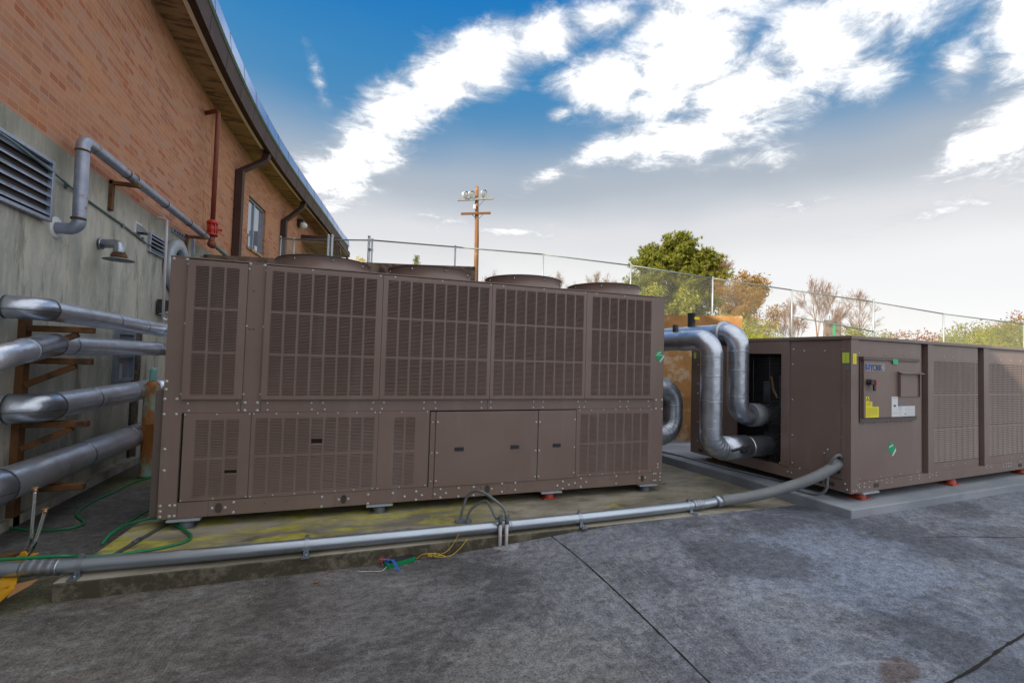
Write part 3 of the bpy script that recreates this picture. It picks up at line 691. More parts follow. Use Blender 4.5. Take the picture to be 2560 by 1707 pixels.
# wall pack lamp low
bx = thing('wall_lamp', 'small black wall light box beside the white drain pipe', 'lamp', (-3.18, 9.45, 2.35))
q = MB(); q.add([(-3.178,9.27,2.35),(-3.178,9.62,2.35),(-3.178,9.62,2.60),(-3.178,9.27,2.60),(-3.03,9.27,2.40),(-3.03,9.62,2.40),(-3.08,9.62,2.60),(-3.08,9.27,2.60)], [(0,1,2,3),(4,7,6,5),(0,4,5,1),(3,2,6,7),(0,3,7,4),(1,5,6,2)]); q.build('housing', 'black', bx, bevel=.006)
q = MB(); q.add([(-3.15,9.29,2.353),(-3.03,9.29,2.397),(-3.03,9.60,2.397),(-3.15,9.60,2.353),(-3.15,9.29,2.345),(-3.025,9.29,2.385),(-3.025,9.60,2.385),(-3.15,9.60,2.345)], [(0,1,2,3),(7,6,5,4),(0,4,5,1),(1,5,6,2),(2,6,7,3),(3,7,4,0)]); q.build('lens', 'lampglass', bx)
# far wall lamp
wl = thing('wall_lamp', 'dark wall lamp with round pale lens high on the brick', 'lamp', wp(19.54,.0,6.75))
q = MB(); c_ = wp(19.54, .10, 6.80); q.bar(c_-Vector((0,.16,0)), c_+Vector((0,.16,0)), .20, .28); q.build('housing', 'black', wl, bevel=.02)
q = MB(); q.sphere(wp(19.50,.20,6.72), .15, 8, (1,1,.9)); q.build('lens', 'lampglass', wl)
# mushroom vent
mv = thing('vent_pipe', 'short grey elbow vent with a round rusty rain cap on the concrete wall', 'vent', (-3.16, 7.3, 3.1))
q = MB(); q.tube(fillet([(-3.17,7.30,3.10),(-2.90,7.20,3.10),(-2.90,7.19,2.94)], .08, 8), .058, 18); q.lathe([(.058,0),(.075,.0),(.075,.02),(.058,.02)], (-3.14,7.29,3.10), (1,0,0), 18); q.lathe([(.066,-.01),(.066,.02)], (-2.90,7.19,3.0), (0,0,1), 18); q.build('elbow', 'galv', mv)
q = MB(); q.lathe([(.07,.03),(.085,.0),(.085,-.035),(.06,-.05)], (-2.90,7.19,2.95), (0,0,1), 20); q.build('neck', 'rust', mv)
q = MB(); q.lathe([(1e-4,.015),(.10,.012),(.165,-.01),(.165,-.016),(1e-4,-.012)], (-2.90,7.19,2.90), (0,0,1), 28); q.build('cap', 'greymount', mv)
# little hood
hv = thing('hood_vent', 'small square silver hood vent with a pointed flap', 'vent', (wx(8.42), 8.42, 3.53))
X = wx(8.42); q = MB(); q.box((X, 8.32, 3.50), (X+.02, 8.53, 3.67)); q.build('plate', 'stickW', hv)
q = MB(); q.add([(X+.021,8.34,3.65),(X+.021,8.51,3.65),(X+.14,8.49,3.52),(X+.14,8.36,3.52),(X+.021,8.34,3.52),(X+.021,8.51,3.52)], [(0,1,2,3),(0,3,4),(1,5,2)]); q.build('hood', 'galv', hv)
q = MB(); q.box((X+.03,8.37,3.505),(X+.12,8.48,3.517)); q.build('flap', 'black', hv)
# vertical seam board
q = MB(); q.bar(wp(10.85,.02,3.0), wp(10.85,.02,4.05), .06, .05, wn(10.85).cross(Vector((0,0,1)))); tag(q.build('metal_channel', 'louver'), 'short upright metal channel where the concrete wall meets the ledge', 'channel')

# ------------------------------------------------------------------ insulated pipes on the left
def ipipe(pts, rad, r, label, bands, mat='alum_old', seams=(), group='insulated pipes on rusty brackets'):
    o = thing('insulated_pipe', label, 'pipe', tuple(Vector(pts[0])), 0, group)
    q = MB(); P = fillet(pts, rad, 9); q.tube(P, r, 28); q.build('jacket', mat, o)
    q = MB()
    for b, d in bands: q.lathe([(r+.001,-.012),(r+.0045,-.010),(r+.0045,.010),(r+.001,.012)], b, d, 28)
    if q.v: q.build_each('band', 'galv', o)
    for sp_ in seams:
        q = MB(); q.tube(sp_, .0028, 6); q.build('seam', 'black', o)
    return o
def elbow_cover(o, pts, rad, r, mat='alum'):
    q = MB(); P = fillet(pts, rad, 12)[1:-1]; q.tube(P, r+.007, 28, True); e_ = q.build('elbow_cover', mat, o)
    sp_ = []
    for i, p_ in enumerate(P):
        tn = (P[min(i+1,len(P)-1)]-P[max(i-1,0)]).normalized(); nn_ = tn.cross(Vector((0,0,1))).normalized()
        if nn_.x < 0: nn_ = -nn_
        sp_.append(p_+nn_*(r+.0075)*.97+Vector((0,0,-r*.22)))
    q = MB(); q.tube(sp_, .0032, 6); q.build('seam', 'black', o)
    for a_, b_ in ((P[0],P[1]),(P[-1],P[-2])):
        q = MB(); q.lathe([(r+.0065,-.003),(r+.0095,-.003),(r+.0095,.003),(r+.0065,.003)], a_, b_-a_, 28); q.build('seam', 'black', o)
    return e_
p = ipipe([(-3.2,5.42,2.11),(-2.8,5.42,2.11),(-2.8,8.50,2.05),(-1.2,8.5,2.05)], [0,.34,.16,0], .1, 'topmost insulated silver pipe bending into the concrete wall', [((-2.8,6.9,2.09),(0,1,0)),((-2.8,7.7,2.07),(0,1,0)),((-2.8,8.28,2.055),(0,1,0))])
elbow_cover(p, [(-3.2,5.42,2.11),(-2.8,5.42,2.11),(-2.8,6.3,2.11)], .36, .1)
q = MB(); P = fillet([(-3.2,5.42,2.11),(-2.8,5.42,2.11),(-2.8,6.3,2.11)], .25, 12)[1:-1]; P = [Vector((a.x+.108*.6, a.y+0*.1, a.z)) for a in P]
p = ipipe([(-2.56,4.35,1.62),(-2.70,5.15,1.72),(-2.8,5.75,1.775),(-2.8,8.75,1.755),(-1.2,8.75,1.755)], [0,.3,.5,.16,0], .1, 'second insulated silver pipe from the top, its dented elbow turning toward the viewer', [((-2.8,8.15,1.758),(0,1,0)),((-2.8,8.24,1.758),(0,1,0)),((-2.8,6.0,1.775),(0,1,0))])
elbow_cover(p, [(-2.50,4.0,1.58),(-2.70,5.15,1.72),(-2.8,5.70,1.775),(-2.8,5.95,1.775)], [0,.3,.5,0], .104, 'alum')
p = ipipe([(-3.2,5.52,1.175),(-2.78,5.52,1.175),(-2.78,8.20,1.18),(-1.2,8.2,1.18)], [0,.36,.18,0], .13, 'third insulated silver pipe from the top, ending behind the green tank', [((-2.78,6.42,1.178),(0,1,0)),((-2.78,7.4,1.18),(0,1,0))])
elbow_cover(p, [(-3.2,5.52,1.175),(-2.78,5.52,1.175),(-2.78,6.3,1.175)], .37, .13)
p = ipipe([(-3.2,4.85,.56),(-2.8,4.9,.56),(-2.8,8.35,.565),(-1.2,8.35,.565)], [0,.3,.18,0], .148, 'lowest insulated silver pipe, close above the wet ground', [((-2.8,6.35,.563),(0,1,0)),((-2.8,7.45,.565),(0,1,0))])
elbow_cover(p, [(-3.2,4.85,.56),(-2.8,4.9,.56),(-2.8,5.55,.56)], [0,.3,0], .15)
st = thing('pipe_stand', 'rusty upright post with four braced arms holding the insulated pipes', 'pipe stand', (-3.09, 5.85, 0))
q = MB(); q.box((-3.13, 5.80, -.02), (-3.05, 5.90, 2.03)); q.build('post', 'rust', st, bevel=.004)
for z, L in ((1.965,.50), (1.645,.50), (1.015,.50), (.385,.50)):
    q = MB(); q.box((-3.049, 5.81, z-.062), (-2.53, 5.89, z)); q.build('arm', 'rust', st, bevel=.008)
    if z > .9:
        q = MB(); q.bar((-3.048, 5.85, z-.27), (-2.66, 5.85, z-.075), .055, .045, (0,1,0)); q.build('brace', 'rust', st)
# tank
tk = thing('refrigerant_tank', 'slim pale green cylinder tank streaked with rust', 'tank', (-2.61, 7.62, 0))
q = MB(); q.lathe([(.06,0),(.10,.015),(.094,.04),(.094,.72),(.097,.725),(.097,.735),(.094,.74),(.094,1.22),(.085,1.27),(.06,1.30),(.035,1.315),(1e-4,1.318)], (-2.61,7.62,0), (0,0,1), 28); q.build('body', 'tank', tk)
q = MB(); q.lathe([(.038,1.315),(.042,1.33),(.042,1.46),(.034,1.49),(1e-4,1.505)], (-2.61,7.62,0), (0,0,1), 20); q.build('cap', 'tankcap', tk)

# ------------------------------------------------------------------ louvre panels of the units
def louver_panel(parent, x0, x1, z0, z1, gx0, gx1, gz0, gz1, nc, nr, pitch=.0145, proud=.012, name='louver_panel', gapw=.020, missing=(), face=0.0, th=.012, mat='brown'):
    mb = MB(); y0 = face-proud; y1 = face-proud+th
    mb.box((x0,y0,z0),(gx0,y1,z1)); mb.box((gx1,y0,z0),(x1,y1,z1)); mb.box((gx0,y0,z0),(gx1,y1,gz0)); mb.box((gx0,y0,gz1),(gx1,y1,z1))
    cw = (gx1-gx0-gapw*(nc-1))/nc; rh = (gz1-gz0-gapw*(nr-1))/nr
    for c_ in range(nc):
        cx0 = gx0+c_*(cw+gapw)
        if c_: mb.box((cx0-gapw,y0,gz0),(cx0,y1,gz1))
        for r_ in range(nr):
            cz0 = gz0+r_*(rh+gapw)
            if r_: mb.box((cx0,y0+.0005,cz0-gapw),(cx0+cw,y1,cz0))
            k = int(round(rh/pitch)); h = rh/k
            for i in range(k):
                zt = cz0+rh-i*h
                if any(c_ == mc and mz0 < zt < mz1 for mc, mz0, mz1 in missing): continue
                bend = random.uniform(-.0006,.0006)
                mb.add([(cx0,y0+.004,zt),(cx0+cw,y0+.004,zt),(cx0+cw,y0-.005+bend,zt-h*.58),(cx0,y0-.005+bend,zt-h*.58),(cx0+cw,y0-.0045,zt-h*.68),(cx0,y0-.0045,zt-h*.68)], [(0,3,2,1),(3,5,4,2)])
    return mb.build(name, mat, parent, True)

# ------------------------------------------------------------------ tall unit (chiller) in the middle
ch = thing('chiller', 'tall brown air-cooled unit with louvred panels and four round fan cowls on top', 'chiller', (-1.613, 4.962, .23))
L1, H1, D1 = 5.426, 2.386, 2.24
q = MB(); q.box((.03,.06,.16),(L1-.03,D1-.03,H1-.03)); q.build('core', 'inside', ch, True)
q = MB(); q.box((0,0,0),(.148,.05,H1)); q.box((5.278,0,0),(L1,.05,H1)); q.build_each('corner_post', 'brown', ch, True, .003)
for x in (.0, 5.278):
    q = MB(); q.box((x, D1-.05, 0),(x+.148, D1, H1)); q.build_each('corner_post', 'brown', ch, True)
q = MB(); q.box((.1482,.002,0),(5.2778,.055,.142)); q.build('base_rail', 'brown', ch, True, .002)
q = MB(); q.box((.1482,.004,.955),(5.2778,.055,1.079)); q.build('middle_rail', 'brown', ch, True)
q = MB(); q.box((0,.052,0),(.029,D1-.052,H1)); q.build('end_panel', 'brown', ch, True)
q = MB(); q.box((L1-.029,.052,0),(L1,D1-.052,H1)); q.build('end_panel', 'brown', ch, True)
q = MB(); q.box((-.004,-.004,H1),(L1+.004,D1+.004,H1+.012)); q.build('top_deck', 'brown', ch, True, .002)
q = MB(); q.box((0,D1-.04,.0),(L1,D1,H1)); q.build('back_panel', 'brown', ch, True)
q = MB(); q.box((.632,.002,1.079),(.789,.05,H1)); q.build_each('post', 'brown', ch, True)
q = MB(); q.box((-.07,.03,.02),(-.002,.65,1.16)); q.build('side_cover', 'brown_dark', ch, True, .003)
louver_panel(ch, .146,.630, 1.083,2.372, .210,.562, 1.126,2.323, 3,3, proud=.03, th=.03)
louver_panel(ch, .790,1.880, 1.081,2.374, .845,1.818, 1.120,2.328, 8,3, proud=.03, th=.03)
louver_panel(ch, 1.884,3.070, 1.081,2.374, 1.935,3.033, 1.120,2.330, 9,3, proud=.03, th=.03)
louver_panel(ch, 3.074,4.268, 1.081,2.374, 3.115,4.232, 1.120,2.330, 9,3, proud=.03, th=.03)
louver_panel(ch, 4.272,5.276, 1.081,2.374, 4.352,5.202, 1.120,2.328, 7,3, proud=.03, th=.03)
louver_panel(ch, .168,.712, .150,.953, .264,.615, .187,.895, 3,2, proud=.004, missing=((2,.40,.42),))
louver_panel(ch, .718,1.886, .146,.953, .756,1.846, .187,.902, 9,2, proud=.004, missing=((4,.655,.69),))
louver_panel(ch, 1.890,2.414, .146,.953, 2.050,2.266, .187,.892, 2,2, proud=.004)
louver_panel(ch, 4.182,5.275, .146,.953, 4.238,5.207, .187,.900, 8,2, proud=.004)
def access(x0, x1, z0, z1, handles):
    q = MB(); q.box((x0,-.010,z0),(x1,.012,z1)); o = q.build('access_panel', 'brown', ch, True, .004)
    for hx in handles:
        q = MB(); q.box((hx,-.014,.510),(hx+.102,-.009,.552)); 
        ho = q.build('handle', 'black', o, True)
        q = MB(); q.box((hx+.006,-.020,.538),(hx+.096,-.0145,.550)); qo = q.build('handle_lip', 'black', ho, True)
q = MB(); q.box((2.428,-.002,.128),(2.481,.02,.940)); q.build('hinge_strip', 'brown', ch, True)
access(2.485,3.678,.135,.940,(2.70,3.348)); access(3.684,4.174,.138,.942,(3.873,))
q = MB()
for x in (.481,1.577,3.089,5.129):
    q.prism([(x+.027*math.cos(a), -.0005) for a in (0,)] + [(x-.027,-.0005),(x-.027,.004),(x+.027,.004)], .045, .10)
sl2 = MB()
for x, w in ((.481,.027),(1.577,.024),(3.089,.025),(5.129,.02)):
    pts = [(x+w*math.cos(a), -.0015, .072+.018*(1 if math.sin(a) >= 0 else -1)+w*math.sin(a)) for a in np.linspace(0, 2*math.pi, 24, endpoint=False)]
    sl2.plate(pts, .004, (0,-1,0))
sl2.build_each('lifting_slot', 'inside', ch, True)
hs = MB()
for x,z in ((.683,2.117),(.663,1.75),(.696,1.752)): hs.lathe([(.007,0),(.007,.002),(1e-4,.002)], (x,.0018,z), (0,-1,0), 8)
for x,z in ((.86,.085),(1.05,.09),(3.33,.07),(3.62,.08),(4.45,.085),(4.68,.09),(5.32,.4),(5.40,.5),(5.31,.8)): hs.lathe([(.005,0),(.005,.003),(1e-4,.003)], (x,.0005,z), (0,-1,0), 8)
hs.build_each('screw_hole', 'inside', ch, True)
gp2 = MB()
for x, z0, z1 in ((.1495,.15,.95),(.715,.15,.95),(1.888,.15,.95),(2.420,.14,.95),(4.179,.14,.95)): gp2.box((x-.0035,-.0012,z0),(x+.0035,.001,z1))
gp2.build_each('panel_gap', 'inside', ch, True)
jl = MB()
for x, z0, z1 in ((.155,.0,.142),(.396,.0,.139),(1.495,.0,.124),(2.476,.0,.13),(3.009,.0,.12),(4.196,.0,.13),(5.049,.0,.14),(3.06,.96,1.079),(.79,.96,1.079),(.62,.96,1.079)): jl.box((x-.0012,.0005,z0+.003),(x+.0012,.0035,z1-.003))
jl.build_each('seam', 'inside', ch, True)
sp1 = []
for x,z in ((.019,1.245),(.018,1.172),(.012,1.086),(.105,1.085),(.013,.947),(.106,.946),(.655,1.048),(.76,1.047),(.656,.975),(.761,.974),(.023,2.37),(.128,2.371),(.644,2.381),(.767,2.377),
            (.428,.072),(.532,.071),(.601,.116),(.602,.022),(1.37,.108),(1.37,.013),(1.812,.102),(1.813,.010),(2.059,.098),(.021,.124),(.092,.123),(.131,.121),(.023,.027),(.094,.027),(.131,.027),(.023,.075),(.032,.631),(.036,.439),(1.53,.072),(1.62,.072),
            (5.317,.948),(5.409,.942),(5.317,1.06),(5.409,1.06),(5.30,.12),(5.40,.12),(5.30,.035),(5.33,.035),(5.40,.035),(5.40,.075),(5.33,.12),(5.36,.20),(5.36,.24),
            (2.30,.10),(2.36,.055),(2.30,.012),(2.18,.055),(2.56,.105),(2.62,.06),(2.56,.015),(2.50,.055),(2.76,.105),(2.76,.015),(2.93,.105),(2.93,.015),(3.14,.07),(3.26,.12),(3.26,.03),(3.42,.12),(3.42,.04),(4.02,.10),(4.10,.055),(4.02,.015),(3.95,.055),(4.26,.12),(4.33,.075),(4.26,.02),(4.18,.07),(4.75,.12),(4.75,.03),(5.09,.08),(5.17,.08)): sp1.append((x,0.001,z,1.05))
for x in (.191,.587,.846,1.238,1.344,1.828,1.934,2.35,2.47,2.99,3.10,3.62,3.74,4.20,4.30,4.78,4.90,5.20):
    sp1.append((x,.0035,1.043,.7)); sp1.append((x+random.uniform(-.02,.02),.0035,.978,.7))
for x in (.176,.43,.70,.735,.93,1.12,1.30,1.49,1.67,1.85,1.90,2.12,2.39,4.22,4.38,4.55,4.72,4.90,5.08,5.24):
    sp1.append((x,-.0045,.942,.6)); sp1.append((x,-.0045,.160,.6))
for z in (.83,.50,.20):
    sp1.append((2.505,-.011,z,.85)); sp1.append((3.655,-.011,z-.02,.85)); sp1.append((3.70,-.011,z-.02,.85)); sp1.append((4.155,-.011,z,.85)); sp1.append((2.452,-.003,z,.6))
for x in (.135,.638,.783):
    for z in (2.33,1.78,1.13): sp1.append((x,-.0005,z,.7))
for x in (1.2,1.85,2.0,2.5,3.05,3.2,3.7,4.25,4.4,4.8): sp1.append((x,-.031,2.362,.6))
sp1.sort(key=lambda s_: -s_[3])
bolts(sp1, ch, None, (0,-1,0))
# fan cowls
for i, (cx, cyy) in enumerate([(1.27,.60),(2.46,.60),(3.67,.60),(4.86,.60),(1.27,1.68),(2.46,1.68),(3.67,1.68),(4.86,1.68)]):
    q = MB(); zt = H1+.012; q.lathe([(.50,0),(.485,.01),(.485,.132),(.492,.137),(.492,.143),(.478,.143),(.478,.01)], (cx,cyy,zt), (0,0,1), 64); fo = q.build('fan_cowl', 'brown', ch, True)
    q = MB(); 
    q.tube([(cx+.493*math.cos(a), cyy+.493*math.sin(a), zt+.146) for a in np.linspace(0, 2*math.pi, 49)], .006, 6)
    for rr in (.08,.14,.20,.26,.32,.38,.44): q.tube([(cx+rr*math.cos(a), cyy+rr*math.sin(a), zt+.150) for a in np.linspace(0, 2*math.pi, 33)], .003, 4)
    for k in range(8): a = k*math.pi/4+.2; q.cyl((cx+.05*math.cos(a),cyy+.05*math.sin(a),zt+.148),(cx+.50*math.cos(a),cyy+.50*math.sin(a),zt+.148), .004, 5); q.cyl((cx+.497*math.cos(a),cyy+.497*math.sin(a),zt+.148),(cx+.497*math.cos(a),cyy+.497*math.sin(a),zt+.10), .004, 5)
    q.build('fan_guard', 'black', fo, True)
    q = MB()
    for k in range(8): a = k*math.pi/4+.2; q.lathe([(.013,0),(.012,.008),(1e-4,.01)], (cx+.486*math.cos(a),cyy+.486*math.sin(a),zt+.11), (math.cos(a),math.sin(a),0), 8)
    q.build_each('cowl_screw', 'bolt', fo, True)
# green diamond label
q = MB(); q.add([(5.352,-.003,1.713),(5.279,-.003,1.64),(5.355,-.003,1.552),(5.420,-.003,1.64)], [(0,1,2,3)]); stk = q.build('sticker', 'stickG', ch, True)
def add_lines(parent, rects, mat, y):
    q = MB()
    for x0,x1,z0,z1 in rects: q.add([(x0,y,z0),(x1,y,z0),(x1,y,z1),(x0,y,z1)], [(0,1,2,3)])
    return q.build('print', mat, parent, True)
q = MB(); q.add([(5.318,-.005,1.662),(5.375,-.005,1.680),(5.378,-.005,1.669),(5.320,-.005,1.651)], [(0,3,2,1)]); q.add([(5.300,-.005,1.634),(5.404,-.005,1.634),(5.404,-.005,1.640),(5.300,-.005,1.640)], [(0,1,2,3)])
q.add([(5.355,-.005,1.552),(5.420,-.005,1.64),(5.424,-.005,1.612),(5.368,-.005,1.545)], [(0,3,2,1)]); q.build('print', 'stickW', stk, True)
# isolator feet: part of the unit
for x, mt_ in ((.21,'greymount'),(1.93,'greymount'),(3.87,'redrubber'),(5.21,'greymount')):
    q = MB(); q.box((x-.13,-.03,-.022),(x+.13,.16,-.006)); q.build('foot_plate', 'palegrey', ch, True)
    q = MB(); q.box((x-.09,.0,-.098),(x+.09,.13,-.090)); q.lathe([(.062,-.09),(.058,-.05),(.045,-.025),(1e-4,-.023)], (x,.065,0), (0,0,1), 16); q.build('isolator_foot', mt_, ch, True, .004)
for x in (.21,1.93,3.87,5.21):
    q = MB(); q.lathe([(.062,-.098),(.058,-.05),(.045,0),(1e-4,0)], (x,D1-.08,0), (0,0,1), 16); q.build('isolator_foot', 'greymount', ch, True)

# ------------------------------------------------------------------ low unit at right
lo_ = thing('chiller', 'lower brown unit at right with a white maker label, yellow stickers and a control door', 'chiller', (5.37, 3.657, .35), .0723)
HL, LL, WL = 1.786, 6.3, 2.41
q = MB(); q.box((1.62,.08,.12),(LL-.02,WL-.03,HL-.08)); q.build('core', 'inside', lo_, True)
q = MB(); q.box((-.012,-.012,HL-.030),(LL,.0,HL+.008)); q.box((-.012,.0001,HL-.030),(.0,WL+.01,HL+.008)); q.box((.0001,.0001,HL-.004),(LL,WL,HL+.006)); q.build('top_rim', 'brown', lo_, True, .002)
q = MB(); q.box((0,0,0),(.14,.05,HL-.031)); q.box((0,.0502,0),(.05,.10,HL-.031)); q.build_each('corner_post', 'brown', lo_, True, .003)
q = MB(); q.box((.1402,.004,0),(LL,.08,.118)); q.build('base_rail', 'brown', lo_, True, .002)
q = MB(); q.box((.004,.1003,0),(.08,WL-.001,.138)); q.build('base_rail', 'brown', lo_, True, .002)
q = MB(); q.box((LL-.019,.081,.12),(LL+.001,WL,HL-.031)); q.build('end_panel', 'brown', lo_, True)
q = MB(); q.box((LL-.14,.001,.1185),(LL,.0805,HL-.031)); q.build('end_post', 'brown', lo_, True)
# control section
q = MB(); q.box((.1402,.022,.1195),(1.46,.06,HL-.031)); q.build('front_panel', 'brown', lo_, True, .003)
for x in (1.573, 2.972, 4.37, 5.77):
    q = MB(); q.box((x,.001,.1185),(x+.133,.06,HL-.031)); q.box((x-.105,.06,.1185),(x-.001,.07,HL-.031)); q.build_each('post', 'brown', lo_, True, .003)
for x0, x1, gx0, gx1, nc in ((1.708,2.86,1.716,2.862,8),(3.106,4.26,3.116,4.255,8),(4.505,5.66,4.515,5.655,8)):
    louver_panel(lo_, x0, x1, .1195, HL-.031, gx0+.004, gx1-.004, .232, 1.552, nc, 3, pitch=.0245, proud=-.022, gapw=.022, th=.02)
# door
dr = MB(); dr.box((.185,-.030,.852),(1.283,.020,1.520)); dob = dr.build('control_door', 'brown', lo_, True, .004)
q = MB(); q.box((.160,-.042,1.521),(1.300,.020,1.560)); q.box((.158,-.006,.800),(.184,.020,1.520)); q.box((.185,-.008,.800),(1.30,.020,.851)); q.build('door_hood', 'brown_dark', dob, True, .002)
q = MB(); q.box((.868,-.045,1.092),(1.262,-.0305,1.372)); wb = q.build('cover_box', 'brown', dob, True, .004)
q = MB(); q.add([(.845,-.031,1.400),(1.325,-.031,1.400),(1.335,-.09,1.372),(.840,-.09,1.372),(.845,-.031,1.385),(1.325,-.031,1.385)], [(0,3,2,1),(0,4,3),(1,2,5)]); q.box((.852,-.06,1.09),(.866,-.0305,1.370)); q.box((1.264,-.06,1.09),(1.278,-.0305,1.370)); q.build('rain_hood', 'brown', wb, True)
hd = MB(); hd.lathe([(.036,0),(.034,.03),(1e-4,.032)], (.258,-.031,1.268), (0,-1,0), 18); hd.box((.236,-.078,1.235),(.318,-.062,1.300)); hd.box((.290,-.080,1.168),(.328,-.060,1.285)); ho = hd.build('handle', 'black', dob, True, .006)
q = MB(); q.box((.314,-.084,1.225),(.334,-.061,1.292)); q.build('handle_grip', 'redp', ho, True)
def sticker(x0, x1, z0, z1, mat, y=-.0325, name='sticker', par=None):
    q = MB(); q.add([(x0,y,z0),(x1,y,z0),(x1,y,z1),(x0,y,z1)], [(0,1,2,3)]); return q.build(name, mat, par or dob, True)
s_ = sticker(.210,.578,1.394,1.484,'stickGy'); s_['label'] = 'grey maker nameplate reading YORK in navy letters'
add_lines(s_, [(.219,.290,1.408,1.474)], 'blue', -.0345)
add_lines(s_, [(.228,.262,1.432,1.466)], 'bluel', -.036)
tc = bpy.data.curves.new('york_lettering', 'FONT'); tc.body = 'YORK'; tc.size = .112; tc.offset = .0026; tc.extrude = .0006; tc.space_character = .92
to = bpy.data.objects.new('tmp', tc); C.objects.link(to); dg = bpy.context.evaluated_depsgraph_get(); me = bpy.data.meshes.new_from_object(to.evaluated_get(dg)); bpy.data.objects.remove(to)
me.materials.clear(); me.materials.append(M['navy']); lt = bpy.data.objects.new('lettering', me); C.objects.link(lt); lt.parent = s_
lt.rotation_euler = (R(90),0,0); lt.location = (.296,-.035,1.402); lt.scale = (.80,.92,1)
s_ = sticker(.728,.829,1.486,1.543,'stickG2',-.0435); add_lines(s_, [(.74,.82,1.528,1.532),(.74,.81,1.518,1.521),(.74,.82,1.508,1.511),(.74,.80,1.498,1.501)], 'stickG', -.0445)
q = MB(); q.add([(.212,-.0325,.858),(.464,-.0325,.858),(.464,-.0325,.982),(.338,-.0325,.982),(.338,-.0325,1.040),(.278,-.0325,1.040),(.278,-.0325,1.098),(.212,-.0325,1.098)], [(0,1,2,3,4,5,6,7)]); s_ = q.build('sticker', 'stickY', dob, True); s_['label'] = 'stepped yellow warning stickers with a triangle'
add_lines(s_, [(.226,.44,z,z+.003) for z in (.966,.956,.944,.934,.922,.912,.900,.888)]+[(.226,.30,.875,.879),(.226,.32,1.022,1.027),(.226,.315,1.010,1.014),(.226,.325,.996,1.0)], 'inkolive', -.0340)
q = MB()
for a_, b_ in (((.222,1.052),(.245,1.090)),((.245,1.090),(.268,1.052)),((.268,1.052),(.222,1.052)),((.245,1.080),(.243,1.062))): q.bar((a_[0],-.034,a_[1]),(b_[0],-.034,b_[1]), .001, .005, (0,0,1) if a_[1] == b_[1] else (1,0,.01))
q.build('print', 'ink', s_, True)
q = MB(); q.add([(.717,-.0325,.856),(1.205,-.0325,.856),(1.205,-.0325,.980),(.845,-.0325,.980),(.845,-.0325,1.096),(.717,-.0325,1.096)], [(0,1,2,3,4,5)]); s_ = q.build('sticker', 'stickW', dob, True); s_['label'] = 'white L-shaped data plate'
add_lines(s_, [(.735,.82,1.076,1.082),(.735,.835,.896,.900),(.86,.92,.965,.970),(.86,.93,.950,.955),(.86,.92,.930,.934),(.86,.925,.905,.909),(.86,.92,.876,.880)]+[(1.0+.04*i,1.03+.04*i,z,z+.003) for i in range(5) for z in (.965,.942,.93,.905,.888,.87)], 'inkgrey', -.0340)
add_lines(s_, [(.978,1.008,.880,.888),(.760,.800,.975,.998)], 'ink', -.0342)
sticker(.872,.935,.981,1.008,'bluel')
q = MB(); q.add([(.815,.0205,.560),(.738,.0205,.470),(.828,.0205,.385),(.905,.0205,.470)], [(0,1,2,3)]); s_ = q.build('sticker', 'stickG', lo_, True)
q = MB(); q.add([(.765,.019,.492),(.845,.019,.515),(.848,.019,.500),(.770,.019,.478)], [(0,3,2,1)]); q.add([(.828,.019,.385),(.905,.019,.470),(.91,.019,.435),(.842,.019,.372)], [(0,3,2,1)]); q.build('print', 'stickW', s_, True)
s_ = sticker(.030,.096,1.470,1.590,'stickY',-.0015,par=lo_); add_lines(s_, [(.055,.066,z,z+.006) for z in (1.49,1.505,1.52,1.535,1.55,1.565)], 'inkolive', -.0025)
q = MB(); q.add([(-.0015,.095,1.480),(-.0015,.020,1.480),(-.0015,.020,1.600),(-.0015,.095,1.600)], [(0,1,2,3)]); s_ = q.build('sticker', 'stickYG', lo_, True)
q = MB(); 
for z in (1.495,1.512,1.53,1.548,1.566,1.583): q.add([(-.0025,.062,z),(-.0025,.052,z),(-.0025,.052,z+.007),(-.0025,.062,z+.007)], [(0,1,2,3)])
q.build('print', 'inkolive', s_, True)
q = MB(); q.add([(-.0012,.07,1.40),(-.0012,.0,1.40),(-.0012,.004,1.455),(-.0012,.06,1.455)], [(0,1,2,3)]); q.build('torn_sticker', 'greymount', lo_, True)
q = MB(); q.add([(-.0015,2.36,1.50),(-.0015,2.31,1.50),(-.0015,2.31,1.60),(-.0015,2.36,1.60)], [(0,1,2,3)]); q.build('sticker', 'stickYG', lo_, True)
# left face: flat panel, opening with coil louvres, end post
q = MB(); q.box((.010,.1005,.1385),(.04,.735,HL-.031)); q.build('side_panel', 'brown', lo_, True, .003)
q = MB(); q.box((-.004,.736,.1385),(.05,.850,HL-.031)); q.build_each('post', 'brown', lo_, True, .003)
q = MB(); q.box((.0,.8505,1.582),(.04,1.62,HL-.031)); q.build('header_panel', 'brown', lo_, True, .002)
q = MB(); q.box((.006,1.545,.1385),(.04,2.18,1.5815)); q.build('side_panel', 'brown', lo_, True, .003)
q = MB(); q.box((.006,1.6205,1.582),(.04,2.18,HL-.031)); q.build('header_panel', 'brown', lo_, True)
q = MB(); q.box((.0,2.181,.1385),(.05,WL,HL-.031)); q.build_each('corner_post', 'brown', lo_, True, .003)
q = MB(); q.box((.75,.05,.14),(.79,2.38,1.72)); q.build('coil', 'coil', lo_, True)
q = MB(); q.box((.05,2.365,.13),(LL,2.40,HL-.031)); q.build('back_panel', 'brown', lo_, True)
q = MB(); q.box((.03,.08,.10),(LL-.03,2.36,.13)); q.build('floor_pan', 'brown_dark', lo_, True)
q = MB(); k = 46
for i in range(k):
    z = .16+i*(1.42/k); q.cyl((.05,.852,z),(.05,1.544,z), .0055, 6)
for y in (1.05,1.30): q.cyl((.045,y,.14),(.045,y,1.58), .004, 6)
tag(q.build('grille', 'black', lo_, True))
